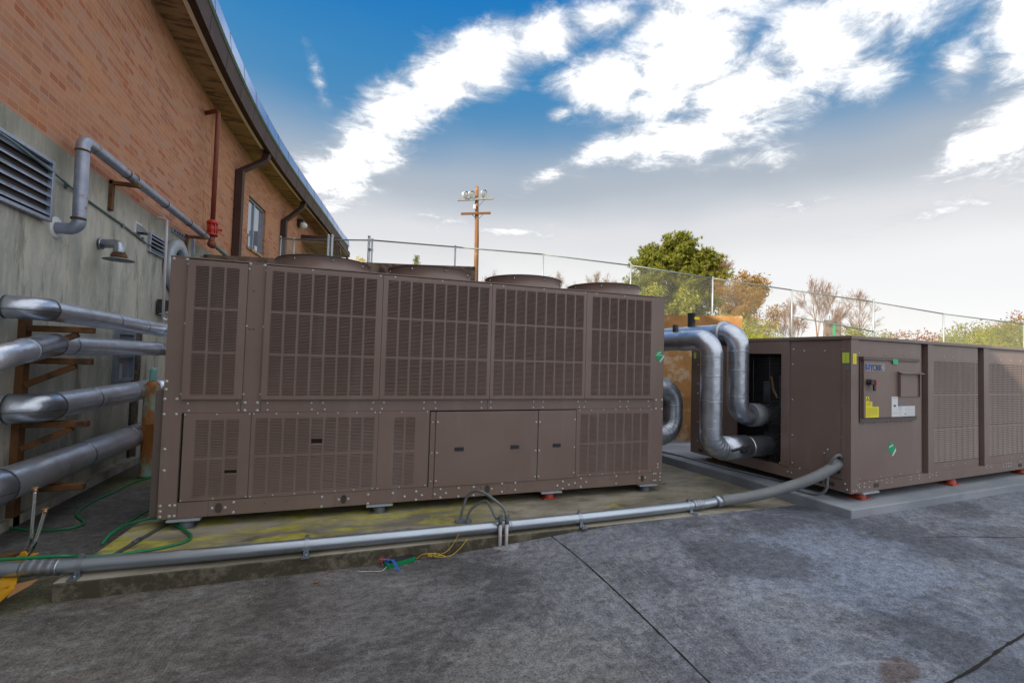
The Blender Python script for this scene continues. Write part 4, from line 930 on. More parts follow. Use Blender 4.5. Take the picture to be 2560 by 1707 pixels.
q = MB(); q.box((.30,.95,.60),(.42,1.10,1.30)); q.cyl((.3,1.28,.9),(.3,1.28,1.2),.05,14); q.cyl((.25,1.2,.3),(.25,1.2,.5),.07,14); q.build('inner_piping', 'greymount', lo_, True)
q = MB(); q.tube(smooth_path([(.25,1.18,1.28),(.25,1.16,1.18),(.25,1.14,1.08),(.25,1.08,.98)],4), .022, 10); q.build('copper_line', 'copper', lo_, True)
q = MB(); q.box((-.004,.085,.145),(.006,.28,.435)); q.build('knockout_plate', 'brown', lo_, True)
q = MB()
for i in range(5): q.lathe([(.017,0),(.017,.002),(1e-4,.002)], (-.0045,.128,.385-i*.042), (-1,0,0), 12)
q.lathe([(.03,0),(.03,.002),(1e-4,.002)], (.0035,.345,.062), (-1,0,0), 16); q.box((.001,.18,.042),(.0055,.29,.082))
q.box((.436,.0005,.038),(.531,.0045,.085)); q.box((3.95,.0005,.038),(4.05,.0045,.085)); q.box((.001,2.15,.04),(.0055,2.24,.08)); q.build_each('cutout', 'inside', lo_, True)
q = MB(); q.box((.20,-.02,-.02),(.50,.16,-.001)); q.build('foot_plate', 'palegrey', lo_, True)
for x, mt_ in ((.33,'redrubber'),(2.3,'redrubber'),(4.3,'redrubber')):
    for yy in (.10, 2.2):
        q = MB(); q.box((x-.10,yy-.08,-.098),(x+.10,yy+.08,-.085)); q.lathe([(.068,-.085),(.06,-.04),(.05,-.021),(1e-4,-.021)], (x,yy,0), (0,0,1), 16); q.build('isolator_foot', mt_, lo_, True, .006)
sp2 = []
for x,z in ((.04,.03),(.09,.03),(.115,.088),(.155,.10),(.155,.06),(.25,.10),(.25,.06),(.34,.115),(.34,.05),(.48,.11),(.58,.11),(.68,.12),(.68,.07),(.78,.12),(.78,.07),(1.18,.11),(1.18,.07),(1.36,.11),(1.36,.07),(1.60,.11),(1.60,.07),(1.66,.09),(1.75,.12),(1.75,.08),(3.05,.12),(3.05,.08),(3.0,.10),(3.11,.10),(3.16,.12),(3.16,.08),(3.5,.11),(3.5,.07),(3.58,.11),(3.58,.07),(3.65,.11),(3.65,.07),(3.72,.11),(3.72,.07),(4.0,.12),(4.4,.12),(4.4,.07)): sp2.append((x,.003 if x > .14 else -.001,z,.8))
for x0 in (.18,.70,1.10,1.40): sp2.append((x0,.021,1.60,.65))
for x0 in (.28,.50,.74,1.05,1.22): sp2.append((x0,.021,.782,.6)); 
for x0 in (.19,.6,1.0,1.37): sp2.append((x0,.021,.15,.6))
for x0 in (1.72,2.0,2.2,2.5,2.84,3.13,3.5,3.8,4.1): sp2.append((x0,.021,1.60,.65)); sp2.append((x0,.021,.18,.65))
for x0 in (1.53,2.93,4.33):
    for z in (1.66,1.58,1.22,.88,.80,.62,.2): sp2.append((x0-.02,.0595,z,.65))
bolts(sp2, lo_, None, (0,-1,0))
q = MB()
for y,z in ((.10,1.64),(.30,1.62),(.55,1.62),(.69,1.64),(.70,1.45),(.70,1.0),(.70,.55),(.70,.2),(.60,.15),(.10,.98),(.10,.62),(.26,.45),(.10,.43),(.3,.40),(.90,1.6),(1.15,1.6),(.87,.16),(.75,.075),(.70,.075),(2.26,1.4),(2.26,1.1),(2.26,.95),(2.26,.5),(2.26,.2),(1.9,1.55),(.06,.10),(.04,.04)):
    q.lathe([(.010,0),(.009,.007),(1e-4,.009)], (-.001 if z < .14 or y > 2.2 else .009,y,z), (-1,0,0), 8)
q.build_each('screw_head', 'bolt', lo_, True)

# ------------------------------------------------------------------ pipes between the units
def rings(q, pts, r, axis):
    for p_ in pts: q.lathe([(r+.001,-.006),(r+.004,-.005),(r+.004,.005),(r+.001,.006)], p_, axis, 30)
A = .0723; axv = Vector((math.cos(A),math.sin(A),0))
o = thing('chilled_water_pipe', 'front silver pipe dropping from head height to the valve at the coil opening', 'pipe', (4.31,4.66,0))
e0 = Vector((4.31,4.66,.70)); e1 = e0+axv*1.55; q = MB()
q.tube(fillet([(3.7,6.7,2.08),(4.31,6.7,2.08),(4.31,4.66,2.08),tuple(e0),tuple(e1)], [0,.2,.21,.21,0], 12), .134, 36); q.build('jacket', 'alum', o)
q = MB(); rings(q, [(4.31,4.66,z) for z in (1.86,1.62,1.3,.96)], .134, (0,0,1)); rings(q, [(4.31,5.2,2.08),(4.31,5.55,2.08),(4.31,6.1,2.08)], .134, (0,1,0)); q.build_each('band', 'galv', o)
q = MB(); q.cyl(e0+axv*.17, e0+axv*.62, .150, 32); q.cyl(e0+axv*.62, e0+axv*.70, .150, 32, .125); q.build('valve_jacket', 'alum', o)
q = MB(); vv = e0+axv*.40+Vector((0,-.15,.0)); q.bar(vv-axv*.22+Vector((0,-.03,-.0)), vv+axv*.10+Vector((0,-.03,.045)), .02, .028); q.lathe([(.05,0),(.045,.035),(1e-4,.036)], vv, (0,-1,0), 14); q.build('valve_lever', 'black', o)
q = MB(); 
for k in range(5):
    a0 = math.pi*.5*(k+1)/6; c_ = Vector((4.31,4.66,.70))+axv*.21+Vector((0,0,.21)); dirv = (-axv*math.cos(a0)-Vector((0,0,1))*math.sin(a0)); tn = (-axv*-math.sin(a0)-Vector((0,0,1))*math.cos(a0))
    q.lathe([(.135,-.004),(.139,0),(.135,.004)], c_+dirv*.21, tn, 30)
q.build_each('elbow_seam', 'galv', o)
o = thing('chilled_water_pipe', 'back silver pipe with a short drop ending in a grey sleeve at the coil opening', 'pipe', (4.86,4.78,0))
e0 = Vector((4.86,4.78,1.10)); e1 = e0+axv*1.0; q = MB()
q.tube(fillet([(3.7,7.0,2.20),(4.86,7.0,2.20),(4.86,4.78,2.20),tuple(e0),tuple(e1)], [0,.2,.20,.20,0], 12), .134, 36); q.build('jacket', 'alum', o)
q = MB(); rings(q, [(4.86,4.78,z) for z in (1.95,1.7,1.35)], .134, (0,0,1)); q.lathe([(.136,-.02),(.175,-.015),(.175,.015),(.136,.02)], (4.86,5.02,2.20), (0,1,0), 32); q.build_each('band', 'galv', o)
q = MB(); q.cyl(e0+axv*.22, e0+axv*.40, .155, 32); q.build('sleeve', 'flex', o)
q = MB(); q.cyl(e0+axv*.40, e0+axv*.99, .100, 24); q.build('stub', 'flex', o)
o = thing('chilled_water_pipe', 'silver U-shaped pipe looping out of the end of the tall unit', 'pipe', (4.28,5.4,0))
q = MB(); q.tube(fillet([(3.72,5.4,1.42),(4.30,5.4,1.42),(4.30,5.4,.76),(3.72,5.4,.76)], [0,.24,.24,0], 12), .15, 36); q.build('jacket', 'alum', o)
q = MB(); rings(q, [(4.30,5.4,1.18),(4.30,5.4,1.0)], .15, (0,0,1))
for k in range(5):
    a0 = math.pi*.5*(k+.6)/6+.15; c_ = Vector((4.06,5.4,1.0)); dirv = Vector((math.cos(a0),0,-math.sin(a0))); tn = Vector((-math.sin(a0),0,-math.cos(a0))); q.lathe([(.150,-.005),(.156,0),(.150,.005)], c_+dirv*.24, tn, 30)
q.build_each('band', 'galv', o)
# black supports and vent stubs
o = thing('pipe_support', 'black pipe support strut standing behind the U-shaped pipe', 'support', (4.07, 5.8, .13))
q = MB(); q.box((4.02,5.75,.142),(4.12,5.85,1.95)); q.build('post', 'black', o, bevel=.01)
q = MB(); q.box((3.94,5.67,.1305),(4.20,5.93,.1415)); q.build('base_plate', 'black', o)
o = thing('vent_stub', 'short black stub standing on the front silver pipe', 'stub', (4.31,5.36,2.2)); q = MB(); q.lathe([(.042,0),(.042,.10),(.036,.11),(1e-4,.111)], (4.31,5.36,2.205), (0,0,1), 16); q.build('tube', 'black', o)
o = thing('vent_stub', 'taller black stub with a yellow tag standing on the back silver pipe', 'stub', (4.86,5.68,2.32)); q = MB(); q.lathe([(.056,0),(.056,.19),(.062,.195),(.062,.215),(1e-4,.22)], (4.86,5.68,2.325), (0,0,1), 18); q.build('tube', 'black', o)
q = MB(); q.box((4.86,5.615,2.44),(4.95,5.62,2.475)); q.build('tag', 'stickY', o)

# ------------------------------------------------------------------ conduit along the pad
zc = .195
cd_ = thing('steel_conduit', 'long silver conduit pipe running along the front edge of the mossy pad', 'conduit', (-1.9, 4.19, .13))
cpts = [(-3.1,4.36,.20),(-2.6,4.27,.20),(-2.27,4.225,.198),(-2.0,4.195,zc),(-1.6,4.172,zc),(-.9,4.145,zc),(.4,4.135,zc),(1.3,4.13,zc),(2.2,4.14,zc),(3.1,4.165,zc),(3.75,4.20,zc),(4.05,4.225,.205)]
q = MB(); q.tube(smooth_path(cpts, 6), .050, 24); q.build('pipe', 'conduit', cd_)
def at_x(x):
    for a, b in zip(cpts, cpts[1:]):
        if a[0] <= x <= b[0]:
            f = (x-a[0])/(b[0]-a[0]); return Vector(a).lerp(Vector(b), f), (Vector(b)-Vector(a)).normalized()
for x, w in ((-2.03,.11),(1.42,.05),(3.70,.07)):
    p_, d_ = at_x(x); q = MB(); prof = []; nb = 4
    for i in range(nb*4+1): f = i/(nb*4); prof.append((.052+.007*(1+math.cos(f*nb*2*math.pi))/2, -w+2*w*f))
    q.lathe([(.05,-w)]+prof+[(.05,w)], p_, d_, 24); q.build('coupling', 'galv', cd_)
for x in (-1.80,-.30,2.20,3.58):
    p_, d_ = at_x(x); q = MB(); n_ = 13
    arc_ = [Vector((p_.x, p_.y-.052, .134))] + [p_+Vector((0,-math.cos(a)*.053,math.sin(a)*.053)) for a in np.linspace(0, math.pi, n_)] + [Vector((p_.x, p_.y+.052, .134))]
    vs = []
    for i, a in enumerate(arc_):
        for dx in (-.019,.019): vs.append(a+Vector((dx,0,0)))
    q.add(vs, [(2*i,2*i+1,2*i+3,2*i+2) for i in range(len(arc_)-1)])
    q.box((p_.x-.03,p_.y-.12,.131),(p_.x+.03,p_.y-.05,.142)); q.cyl((p_.x,p_.y-.085,.142),(p_.x,p_.y-.085,.155),.012,6)
    q.box((p_.x-.014,p_.y-.012,p_.z+.052),(p_.x+.014,p_.y+.012,p_.z+.078)); q.build('strap', 'galv', cd_)
q = MB(); p_, d_ = at_x(-1.05); q.tube([at_x(x)[0]+Vector((0,-.020,.0468)) for x in (-1.22,-1.17,-1.12)], .0015, 4); q.build('scratch', 'stickW', cd_)
fx = thing('flexible_conduit', 'thick grey flexible hose curving from the silver conduit up into the low unit', 'conduit', (4.05,4.22,.2))
q = MB(); q.tube(smooth_path([(4.02,4.222,.203),(4.2,4.19,.222),(4.38,4.13,.255),(4.58,4.06,.305),(4.78,4.0,.365),(4.96,3.93,.435),(5.10,3.87,.505),(5.23,3.82,.585),(5.37,3.79,.67)], 5), .060, 20); q.build('hose', 'flex', fx)
q = MB(); q.cyl((3.98,4.219,.200),(4.06,4.214,.208), .064, 20); q.build('fitting', 'conduit', fx)
sc_ = thing('flexible_conduit', 'thin grey cable tube dropping from the low unit and lying along the pale pad', 'conduit', (5.24,3.75,.26))
q = MB(); q.tube(smooth_path([(5.36,3.75,.745),(5.29,3.74,.775),(5.25,3.77,.73),(5.24,3.82,.64),(5.237,3.835,.54),(5.237,3.835,.40),(5.235,3.88,.315),(5.22,3.98,.272),(5.20,4.2,.265),(5.33,4.45,.265),(5.37,4.6,.265),(5.18,5.37,.265),(5.02,6.45,.265),(4.4,6.9,.30)], 6), .016, 10); q.build('tube', 'flex', sc_)
q = MB(); q.cyl((5.237,3.835,.56),(5.237,3.835,.49), .023, 10); q.build('coupler', 'palegrey', sc_)
# two small looped conduits
for k, (p0, top, down, foot, lab) in enumerate((((1.075,4.52),(1.24,4.42,.475),(1.405,4.31,.27),(1.372,4.283),'taller looped grey hose ending in a white stub by the pad'), ((1.13,4.46),(1.255,4.40,.38),(1.355,4.315,.26),(1.312,4.291),'shorter looped grey hose ending in a white stub by the pad'))):
    o = thing('looped_hose', lab, 'hose', (p0[0],p0[1],.13), 0, 'looped grey hoses over the conduit')
    q = MB(); fx_, fy_ = foot; fy_ -= .235; fx_ += .03
    q.tube(smooth_path([(p0[0],p0[1],.132),(p0[0]+.012,p0[1],.22),(p0[0]+.06,p0[1]-.03,top[2]-.08),(p0[0]+.15,(p0[1]+fy_)/2+.06,top[2]-.005),(fx_-.03,fy_+.05,top[2]-.09),(fx_,fy_,.30)], 7), .0135, 10); q.build('hose', 'flex', o)
    q = MB(); q.cyl((fx_,fy_,.315),(fx_,fy_,.245), .020, 12); q.lathe([(.024,0),(.024,.02)], (fx_,fy_,.30), (0,0,1), 10); q.lathe([(.021,.0),(.021,.02),(.014,.03)], (p0[0],p0[1],.13), (0,0,1), 12); q.build('fitting', 'greymount', o)
    q = MB(); q.cyl((fx_,fy_,.246),(fx_,fy_,gz(fx_,fy_)-.01), .0165, 12); q.build('stub', 'pvc', o)
jb = MB(); jb.box((1.02,4.47,.1305),(1.18,4.54,.150)); tag(jb.build('floor_plate', 'greymount', bevel=.003), 'small grey plate on the pad where the looped hoses start', 'plate')

# ------------------------------------------------------------------ hose, cart, loose items
hp = [(-3.9,5.9,.012),(-3.138,5.794,.012),(-2.853,5.648,.012),(-2.689,5.599,.012),(-2.52,5.616,.012),(-2.46,5.70,.012),(-2.52,5.83,.012),(-2.66,6.024,.012),(-2.713,6.227,.012),(-2.727,6.521,.012),(-2.68,6.833,.012),(-2.647,7.274,.012),(-2.50,7.62,.012),(-2.3,8.0,.012),(-2.05,7.7,.012),(-1.98,6.6,.012),(-1.90,5.80,.05),(-1.85,5.678,.142),(-1.90,5.475,.142),(-1.926,5.217,.142),(-1.94,5.0,.142),(-1.955,4.84,.10)]
q = MB(); q.tube(smooth_path(hp, 6), .011, 8); tag(q.build('garden_hose', 'hose'), 'dark green garden hose snaking over the ground beside the wall', 'hose')
hp = [(-1.955,4.845,.10),(-1.935,4.96,.145),(-1.90,5.115,.155),(-1.81,5.20,.165),(-1.684,5.20,.175),(-1.52,5.06,.165),(-1.36,4.86,.150),(-1.285,4.74,.145),(-1.275,4.62,.143),(-1.40,4.53,.142),(-1.50,4.49,.142),(-1.72,4.42,.155),(-1.87,4.33,.20),(-1.95,4.26,.242),(-2.2,4.26,.252),(-2.45,4.28,.258),(-2.8,4.34,.262)]
q = MB(); q.tube(smooth_path(hp, 6), .0125, 10); tag(q.build('garden_hose', 'hose'), 'bright green hose looped on the pad and lying over the silver conduit', 'hose')
q = MB(); q.tube([(-1.74,4.34,.146),(-1.70,4.52,.146),(-1.66,4.72,.146),(-1.60,5.0,.146),(-1.52,5.3,.146)], .014, 10); q.cyl((-1.672,4.66,.147),(-1.655,4.75,.147),.019,10); tag(q.build('rubber_tube', 'darkhose'), 'short dark rubber tube lying across the pad corner under the hose loop', 'tube')
ht = thing('hand_cart', 'yellow hand cart with two bent chrome handles lying below the conduit', 'cart', (-2.25, 4.4, 0))
for pts in ([(-2.225,4.46,.696),(-2.229,4.46,.45),(-2.235,4.46,.31),(-2.275,4.46,.225),(-2.36,4.45,.20)], [(-2.120,4.38,.555),(-2.145,4.38,.42),(-2.170,4.38,.30),(-2.20,4.38,.235),(-2.27,4.38,.215)]):
    q = MB(); q.tube(smooth_path(pts, 6), .0115, 12); ho = q.build('handle', 'chrome', ht)
    q = MB(); a = Vector(pts[0]); q.cyl(a+Vector((0,0,-.03)), a, .013, 12); q.cyl(a, a+Vector((0,0,.006)), .022, 14); h2 = q.build('end_cap', 'copper', None); h2.parent = ho; h2.data.transform(Matrix.Translation(-Vector(ht.location)))
q = MB(); q.tube(smooth_path([(-2.24,4.45,.235),(-2.30,4.45,.215),(-2.45,4.46,.20),(-2.62,4.47,.20)], 6), .021, 10); q.build('chain_roll', 'rust', ht)
q = MB(); q.plate([(-2.22,4.36,.17),(-2.20,4.36,.235),(-2.21,4.36,.262),(-2.235,4.36,.262),(-2.255,4.36,.22),(-2.42,4.36,.205),(-2.42,4.36,.17)], .012, (0,1,0)); q.box((-2.50,4.34,.165),(-2.23,4.56,.178)); q.build('frame', 'yellow', ht, bevel=.003)
q = MB(); q.bar((-2.155,4.07,.125),(-2.245,3.90,.018), .085, .012, (0,0,1)); q.bar((-2.108,4.065,.136),(-2.198,3.895,.030), .010, .035, (0,0,1)); q.bar((-2.205,4.075,.13),(-2.295,3.905,.024), .010, .03, (0,0,1)); q.bar((-2.155,4.08,.13),(-2.30,4.42,.172), .085, .012); q.build('toe_plate', 'yellow', ht)
q = MB(); q.tube([(-2.19,4.03,.135),(-2.27,3.88,.035)], .009, 10); q.build('rod', 'chrome', ht)
q = MB(); q.plate([(-2.13,4.12,.125),(-1.99,4.08,.16),(-2.00,4.02,.15),(-2.10,3.99,.095)], .008, (.1,-.4,.9)); tag(q.build('wood_board', 'cardboard'), 'small tan board under the conduit beside the yellow cart', 'board')
gb = thing('tool_box', 'narrow green and black box with a tangle of coloured wires on the ground', 'box', (.45, 4.02, 0))
v0 = Vector((.328,3.955,gz(.33,3.95)+.002)); v1 = Vector((.575,4.035,gz(.57,4.03)+.002)); dv = (v1-v0).normalized(); pv = Vector((-dv.y,dv.x,0)).normalized()
q = MB(); b4 = [v0, v1, v1+pv*.055, v0+pv*.055]; q.add(b4+[p_+Vector((0,0,.036)) for p_ in b4], [(0,3,2,1),(4,5,6,7),(0,1,5,4),(1,2,6,5),(2,3,7,6),(3,0,4,7)]); q.build('body', 'greenbox', gb, bevel=.002)
q = MB(); b4 = [v0+pv*.003+dv*.03+Vector((0,0,.037)), v1+pv*.003+Vector((0,0,.037)), v1+pv*.05+Vector((0,0,.046)), v0+dv*.03+pv*.05+Vector((0,0,.046))]; q.plate(b4, .004, (0,0,1)); q.build('lid', 'black', gb)
def tangle(c_, r_, n_, mat, name, par, lab=None, flat=.4, tw=.0022):
    q = MB(); random.seed(hash(name) % 97 if False else len(name)*7)
    pts = [Vector((c_[0]+random.gauss(0,r_), c_[1]+random.gauss(0,r_), max(c_[2]+random.gauss(0,r_*flat), .004))) for _ in range(n_)]
    q.tube(smooth_path(pts, 6), tw, 5); return q.build(name, mat, par)
tangle((.345,3.99,.05), .024, 12, 'wireB', 'blue_wire', gb); tangle((.30,4.02,.045), .025, 12, 'wireR', 'pink_wire', gb)
q = MB(); 
for k in range(5): q.tube(smooth_path([(.345,4.0,.06),(.37+k*.004,3.96,.065),(.39+k*.006,3.92,.035),(.405+k*.008,3.895,.006)], 5), .0022, 5)
q.build('blue_wire', 'wireB', gb)
q = MB(); q.tube(smooth_path([(.33,3.96,.02),(.29,3.93,.006),(.24,3.935,.005),(.17,3.955,.005),(.12,3.965,.005),(.10,3.985,.005)], 5), .0022, 5); q.build('white_wire', 'wireW', gb)
q = MB(); q.tube(smooth_path([(.33,4.03,.05),(.36,4.06,.06),(.42,4.075,.07),(.50,4.06,.05)], 5), .0018, 5); q.build('pink_wire', 'wireR', gb)
q = MB(); q.tube(smooth_path([(.585,4.05,.02),(.64,4.16,.02),(.70,4.05,.02)][:1]+[(.60,4.06,.025),(.64,4.055,.05),(.69,4.045,.05),(.74,4.04,.03)], 6), .0028, 5)
q.tube(smooth_path([(.74,4.04,.02),(.84,4.03,.06),(.90,4.045,.11),(.95,4.05,.19)], 6), .0026, 5); q.tube(smooth_path([(.74,4.03,.02),(.86,4.0,.03),(.95,4.02,.07),(1.03,4.05,.14)], 6), .0026, 5)
random.seed(5); q.tube(smooth_path([Vector((.75+random.gauss(0,.03), 4.03+random.gauss(0,.012), .02+abs(random.gauss(0,.018)))) for _ in range(14)], 6), .0028, 5)
tag(q.build('yellow_wire', 'wireY'), 'knotted yellow wire with two free ends sticking up by the pad', 'wire')
# leaf litter and chips scattered on the yard
random.seed(11)
def litter(n_, mats, label, xr, yr, sz):
    q = MB()
    for _ in range(n_):
        x = random.uniform(*xr); y = random.uniform(*yr)
        if y > 4.05 and x > -1.9: continue
        a = random.uniform(0,6.28); L = random.uniform(*sz); w = L*random.uniform(.25,.6); z = gz(x,y)+.003; c_,s__ = math.cos(a)*L, math.sin(a)*L; c2_,s2_ = -math.sin(a)*w, math.cos(a)*w
        q.add([(x-c_,y-s__,z),(x-c2_,y-s2_,z+.004),(x+c_,y+s__,z+.002),(x+c2_,y+s2_,z+.005)], [(0,1,2,3)])
    tag(q.build('leaf_litter', mats), label, 'litter', kind='stuff')
M['litbrown'] = pm('dry_leaf', (.28,.11,.035), (.40,.2,.08), .8, 0, 30); M['litpale'] = pm('pale_chip', (.5,.48,.45), (.3,.28,.26), .8, 0, 30)
litter(90, 'litbrown', 'dry brown leaf scraps scattered over the yard', (-2.3,5.5), (1.2,4.03), (.004,.012))
litter(160, 'litpale', 'pale chips and grit scattered over the yard', (-2.3,5.5), (1.0,4.03), (.003,.008))
litter(60, 'litbrown', 'dry scraps collected along the foot of the pad', (-1.9,2.6), (3.93,4.05), (.005,.016))
# rusty leaf shapes bigger
for x, y, L_, lab in ((2.43,3.72,.012,'tiny red scrap on the open slab'), (-.20,3.87,.035,'curled brown leaf near the pad edge'), (.885,3.93,.02,'curled orange leaf near the yellow wire')):
    q = MB(); z = gz(x,y)+.003; q.add([(x-L_,y,z),(x,y-L_*.5,z+.006),(x+L_,y+L_*.3,z+.012),(x+L_*.1,y+L_*.55,z+.002)], [(0,1,2,3)]); tag(q.build('fallen_leaf', 'litbrown' if 'red' not in lab else 'redvalve'), lab, 'leaf')

# ------------------------------------------------------------------ retaining walls and terrain
def rwall(pts, z0, z1, th, name, mat, label, cap=None):
    o = thing(name, label, 'wall', (pts[0][0],pts[0][1],0))
    P = [Vector((x,y,0)) for x,y in pts]; N = []
    for i in range(len(P)):
        d = (P[min(i+1,len(P)-1)]-P[max(i-1,0)]).normalized(); N.append(Vector((-d.y,d.x,0)))
    Q = [p_+n_*th for p_, n_ in zip(P,N)]; k = len(P); q = MB()
    vs = [p_+Vector((0,0,z0)) for p_ in P]+[p_+Vector((0,0,z1)) for p_ in P]+[p_+Vector((0,0,z0)) for p_ in Q]+[p_+Vector((0,0,z1)) for p_ in Q]
    fs = [(i,i+1,k+i+1,k+i) for i in range(k-1)]+[(k+i,k+i+1,3*k+i+1,3*k+i) for i in range(k-1)]+[(2*k+i+1,2*k+i,3*k+i,3*k+i+1) for i in range(k-1)]+[(0,k,3*k,2*k),(k-1,3*k-1,4*k-1,2*k-1)]
    q.add(vs, fs); q.build('wall', mat, o)
    return o
LW = [(-3.12,11.37),(-1.62,11.06),(-.19,10.70),(1.2,10.33),(2.51,9.93)]
rwall(LW, -.1, 3.8, .3, 'retaining_wall', 'retain2', 'high dark-stained concrete retaining wall behind the fan cowls')
q = MB(); 
RW = [(2.51,9.97),(4.4,9.15),(6.3,8.22),(7.76,7.53)]
rwall(RW, -.1, 2.8, .3, 'retaining_wall', 'retain', 'lower orange-brown concrete retaining wall behind the silver pipes')
rail_pts = [(-2.35,16.2,5.40),(-1.75,14.51,5.02),(.385,13.5,5.0),(2.73,13.24,5.0),(5.43,12.97,5.0),(8.35,12.60,4.86),(11.1,12.0,4.58),(14.06,11.55,4.36),(17.1,10.9,4.09),(20.0,10.4,3.80),(23.5,9.77,3.57),(27,9.3,3.4)]
def edge_y(x):
    P = LW+RW[1:]; 
    return float(np.interp(x, [p_[0] for p_ in P], [p_[1] for p_ in P]))+.15
def terr(x, y):
    xs2 = [-10,0,5,8,11,14,17,20,24,40]; zz = [3.75,3.7,3.2,2.9,2.7,2.5,2.25,1.95,1.6,1.2]
    h = float(np.interp(x, xs2, zz)); 
    edge = 7.2-(x-7.76)*.1 if x > 7.76 else -99
    if x > 7.76: h = .1+(h-.1)*S(y, edge, edge+4.5)
    else:
        e_ = edge_y(x); top = 3.7 if x < 2.45 else 2.72
        h = min(h, top) + (h-min(h, top))*S(y, e_+.3, e_+4)
    h += min(max(y-16,0),30)*.015
    return h
tx = list(np.linspace(-3.1,7.76,16))+[7.9,8.3,9,10,11,12,13,14,16,18,20,24,30,40,60,100,300]
rows = 22; q = MB(); vs = []
for j in range(rows):
    for x in tx:
        y0 = edge_y(x) if x <= 7.76 else 7.0-(x-7.76)*.1
        f = j/(rows-1); y = y0 + (f**2.4)*(300-y0) if j else y0
        vs.append((x if j < 3 or x > -2 else x-(f*40), y, terr(x,y)+(.0 if j == 0 else random.uniform(-.05,.05)*min(1,j/3))))
n_ = len(tx); q.add(vs, [(j*n_+i, j*n_+i+1, (j+1)*n_+i+1, (j+1)*n_+i) for j in range(rows-1) for i in range(n_-1)], True)
tag(q.build('grass_bank', 'grass'), 'yellow-green grassy bank rising behind the retaining walls', kind='structure')
# grass tufts at the visible edge by the wall end
random.seed(21); q = MB()
for _ in range(5000):
    x = random.uniform(7.9,16); y = random.uniform(7.6,12.5); z = terr(x,y)-.02; h = random.uniform(.08,.26); a = random.uniform(0,3.14); w = .018; dx,dy = math.cos(a)*w, math.sin(a)*w; lx,ly = random.gauss(0,.05),random.gauss(0,.05)
    q.add([(x-dx,y-dy,z),(x+dx,y+dy,z),(x+lx,y+ly,z+h)], [(0,1,2)])
tag(q.build('tall_grass', 'lyg'), 'rough yellow-green grass growing on the bank', 'grass', kind='stuff')

# ------------------------------------------------------------------ chain link fence
fn = thing('chain_link_fence', 'long galvanised chain-link fence along the top of the bank', 'fence', (-2.35,16.2,3.5))
FH = 1.80
allp = []
for i, (x,y,z) in enumerate(rail_pts): allp.append((x,y,z))
pm_ = None
for i, (x,y,z) in enumerate(allp):
    q = MB(); thick = .030 if i in (0,8) else .022; q.cyl((x,y,z-FH-.2),(x,y,z+(.10 if i == 8 else .03)), thick*1.15, 10); q.sphere((x,y,z+(.10 if i == 8 else .03)), thick*1.3, 5); q.build('post', 'fence', fn)
extra = [(-.80,14.03,5.02),(-.70,13.99,5.02),(.30,13.54,5.0)]
for x,y,z in extra:
    q = MB(); q.cyl((x,y,z-FH-.2),(x,y,z+.10), .036, 10); q.sphere((x,y,z+.10), .042, 5); q.build('gate_post', 'fence', fn)
q = MB(); q.box((.28,13.50,4.70),(.42,13.56,4.76)); q.build('gate_latch', 'greymount', fn)
for (a, b) in zip(allp, allp[1:]):
    q = MB(); q.cyl(a, b, .021, 8); q.build('top_rail', 'rail', fn)
q = MB(); q.cyl((14.06,11.52,3.45),(17.1,10.87,3.05), .018, 8); q.build('lower_rail', 'rail', fn)
for (a, b) in zip(allp, allp[1:]):
    a = Vector(a); b = Vector(b); Lb = (b-a).length; q = MB(); d = (b-a)/Lb; upz = Vector((0,0,1)); nr_ = d.cross(upz).normalized(); pitch = .092; wr = .002
    k = int((Lb+FH)/pitch)+1
    for i in range(k):
        for sgn in (1,-1):
            # line x = s + sgn*(h)
            s0 = i*pitch - (FH if sgn > 0 else 0)
            if sgn > 0: x0, h0, x1, h1 = s0, 0, s0+FH, FH
            else: x0, h0, x1, h1 = s0, FH-0, s0-FH, 0; 
            if sgn < 0: x0, h0, x1, h1 = i*pitch, 0, i*pitch-FH, FH
            def clipx(x0,h0,x1,h1):
                if x0 == x1: return None
                t0, t1 = 0, 1
                for bound, sg in ((0,1),(Lb,-1)):
                    f0 = sg*(x0-bound); f1 = sg*(x1-bound)
                    if f0 < 0 and f1 < 0: return None
                    if f0 < 0: t0 = max(t0, f0/(f0-f1))
                    elif f1 < 0: t1 = min(t1, f0/(f0-f1))
                if t1-t0 < .01: return None
                return (x0+(x1-x0)*t0, h0+(h1-h0)*t0, x0+(x1-x0)*t1, h0+(h1-h0)*t1)
            c_ = clipx(x0,h0,x1,h1)
            if not c_: continue
            p0 = a + d*c_[0] - upz*(FH-c_[1]) + nr_*(.004*sgn); p1 = a + d*c_[2] - upz*(FH-c_[3]) + nr_*(.004*sgn)
            q.tube([p0,p1], wr, 3, False, False)
    q.build('mesh_panel', 'wire', fn)

# ------------------------------------------------------------------ covered porch at far end
pc_ = thing('covered_walkway', 'small brown flat-roofed canopy on posts at the far end of the brick building', 'canopy', (-2.2,19.8,3.5))
q = MB(); rp_ = [(-2.25,20.0),(-.70,19.85),(-.33,22.6),(-1.9,22.9)]
q.prism(rp_, 6.26, 6.47); q.build('roof', 'fascia', pc_)
q = MB(); q.prism([(-2.2,20.04),(-.74,19.9),(-.38,22.55),(-1.88,22.85)], 6.215, 6.2585); q.build('ceiling', 'soffit', pc_)
for x,y in ((-.80,19.98),(-.45,22.4),(-1.9,22.6)):
    q = MB(); q.box((x-.05,y-.05,3.4),(x+.05,y+.05,6.214)); q.build('post', 'fascia', pc_)
q = MB(); q.box((-.74,20.2,6.02),(-.68,22.3,6.214)); q.build('beam', 'black', pc_)

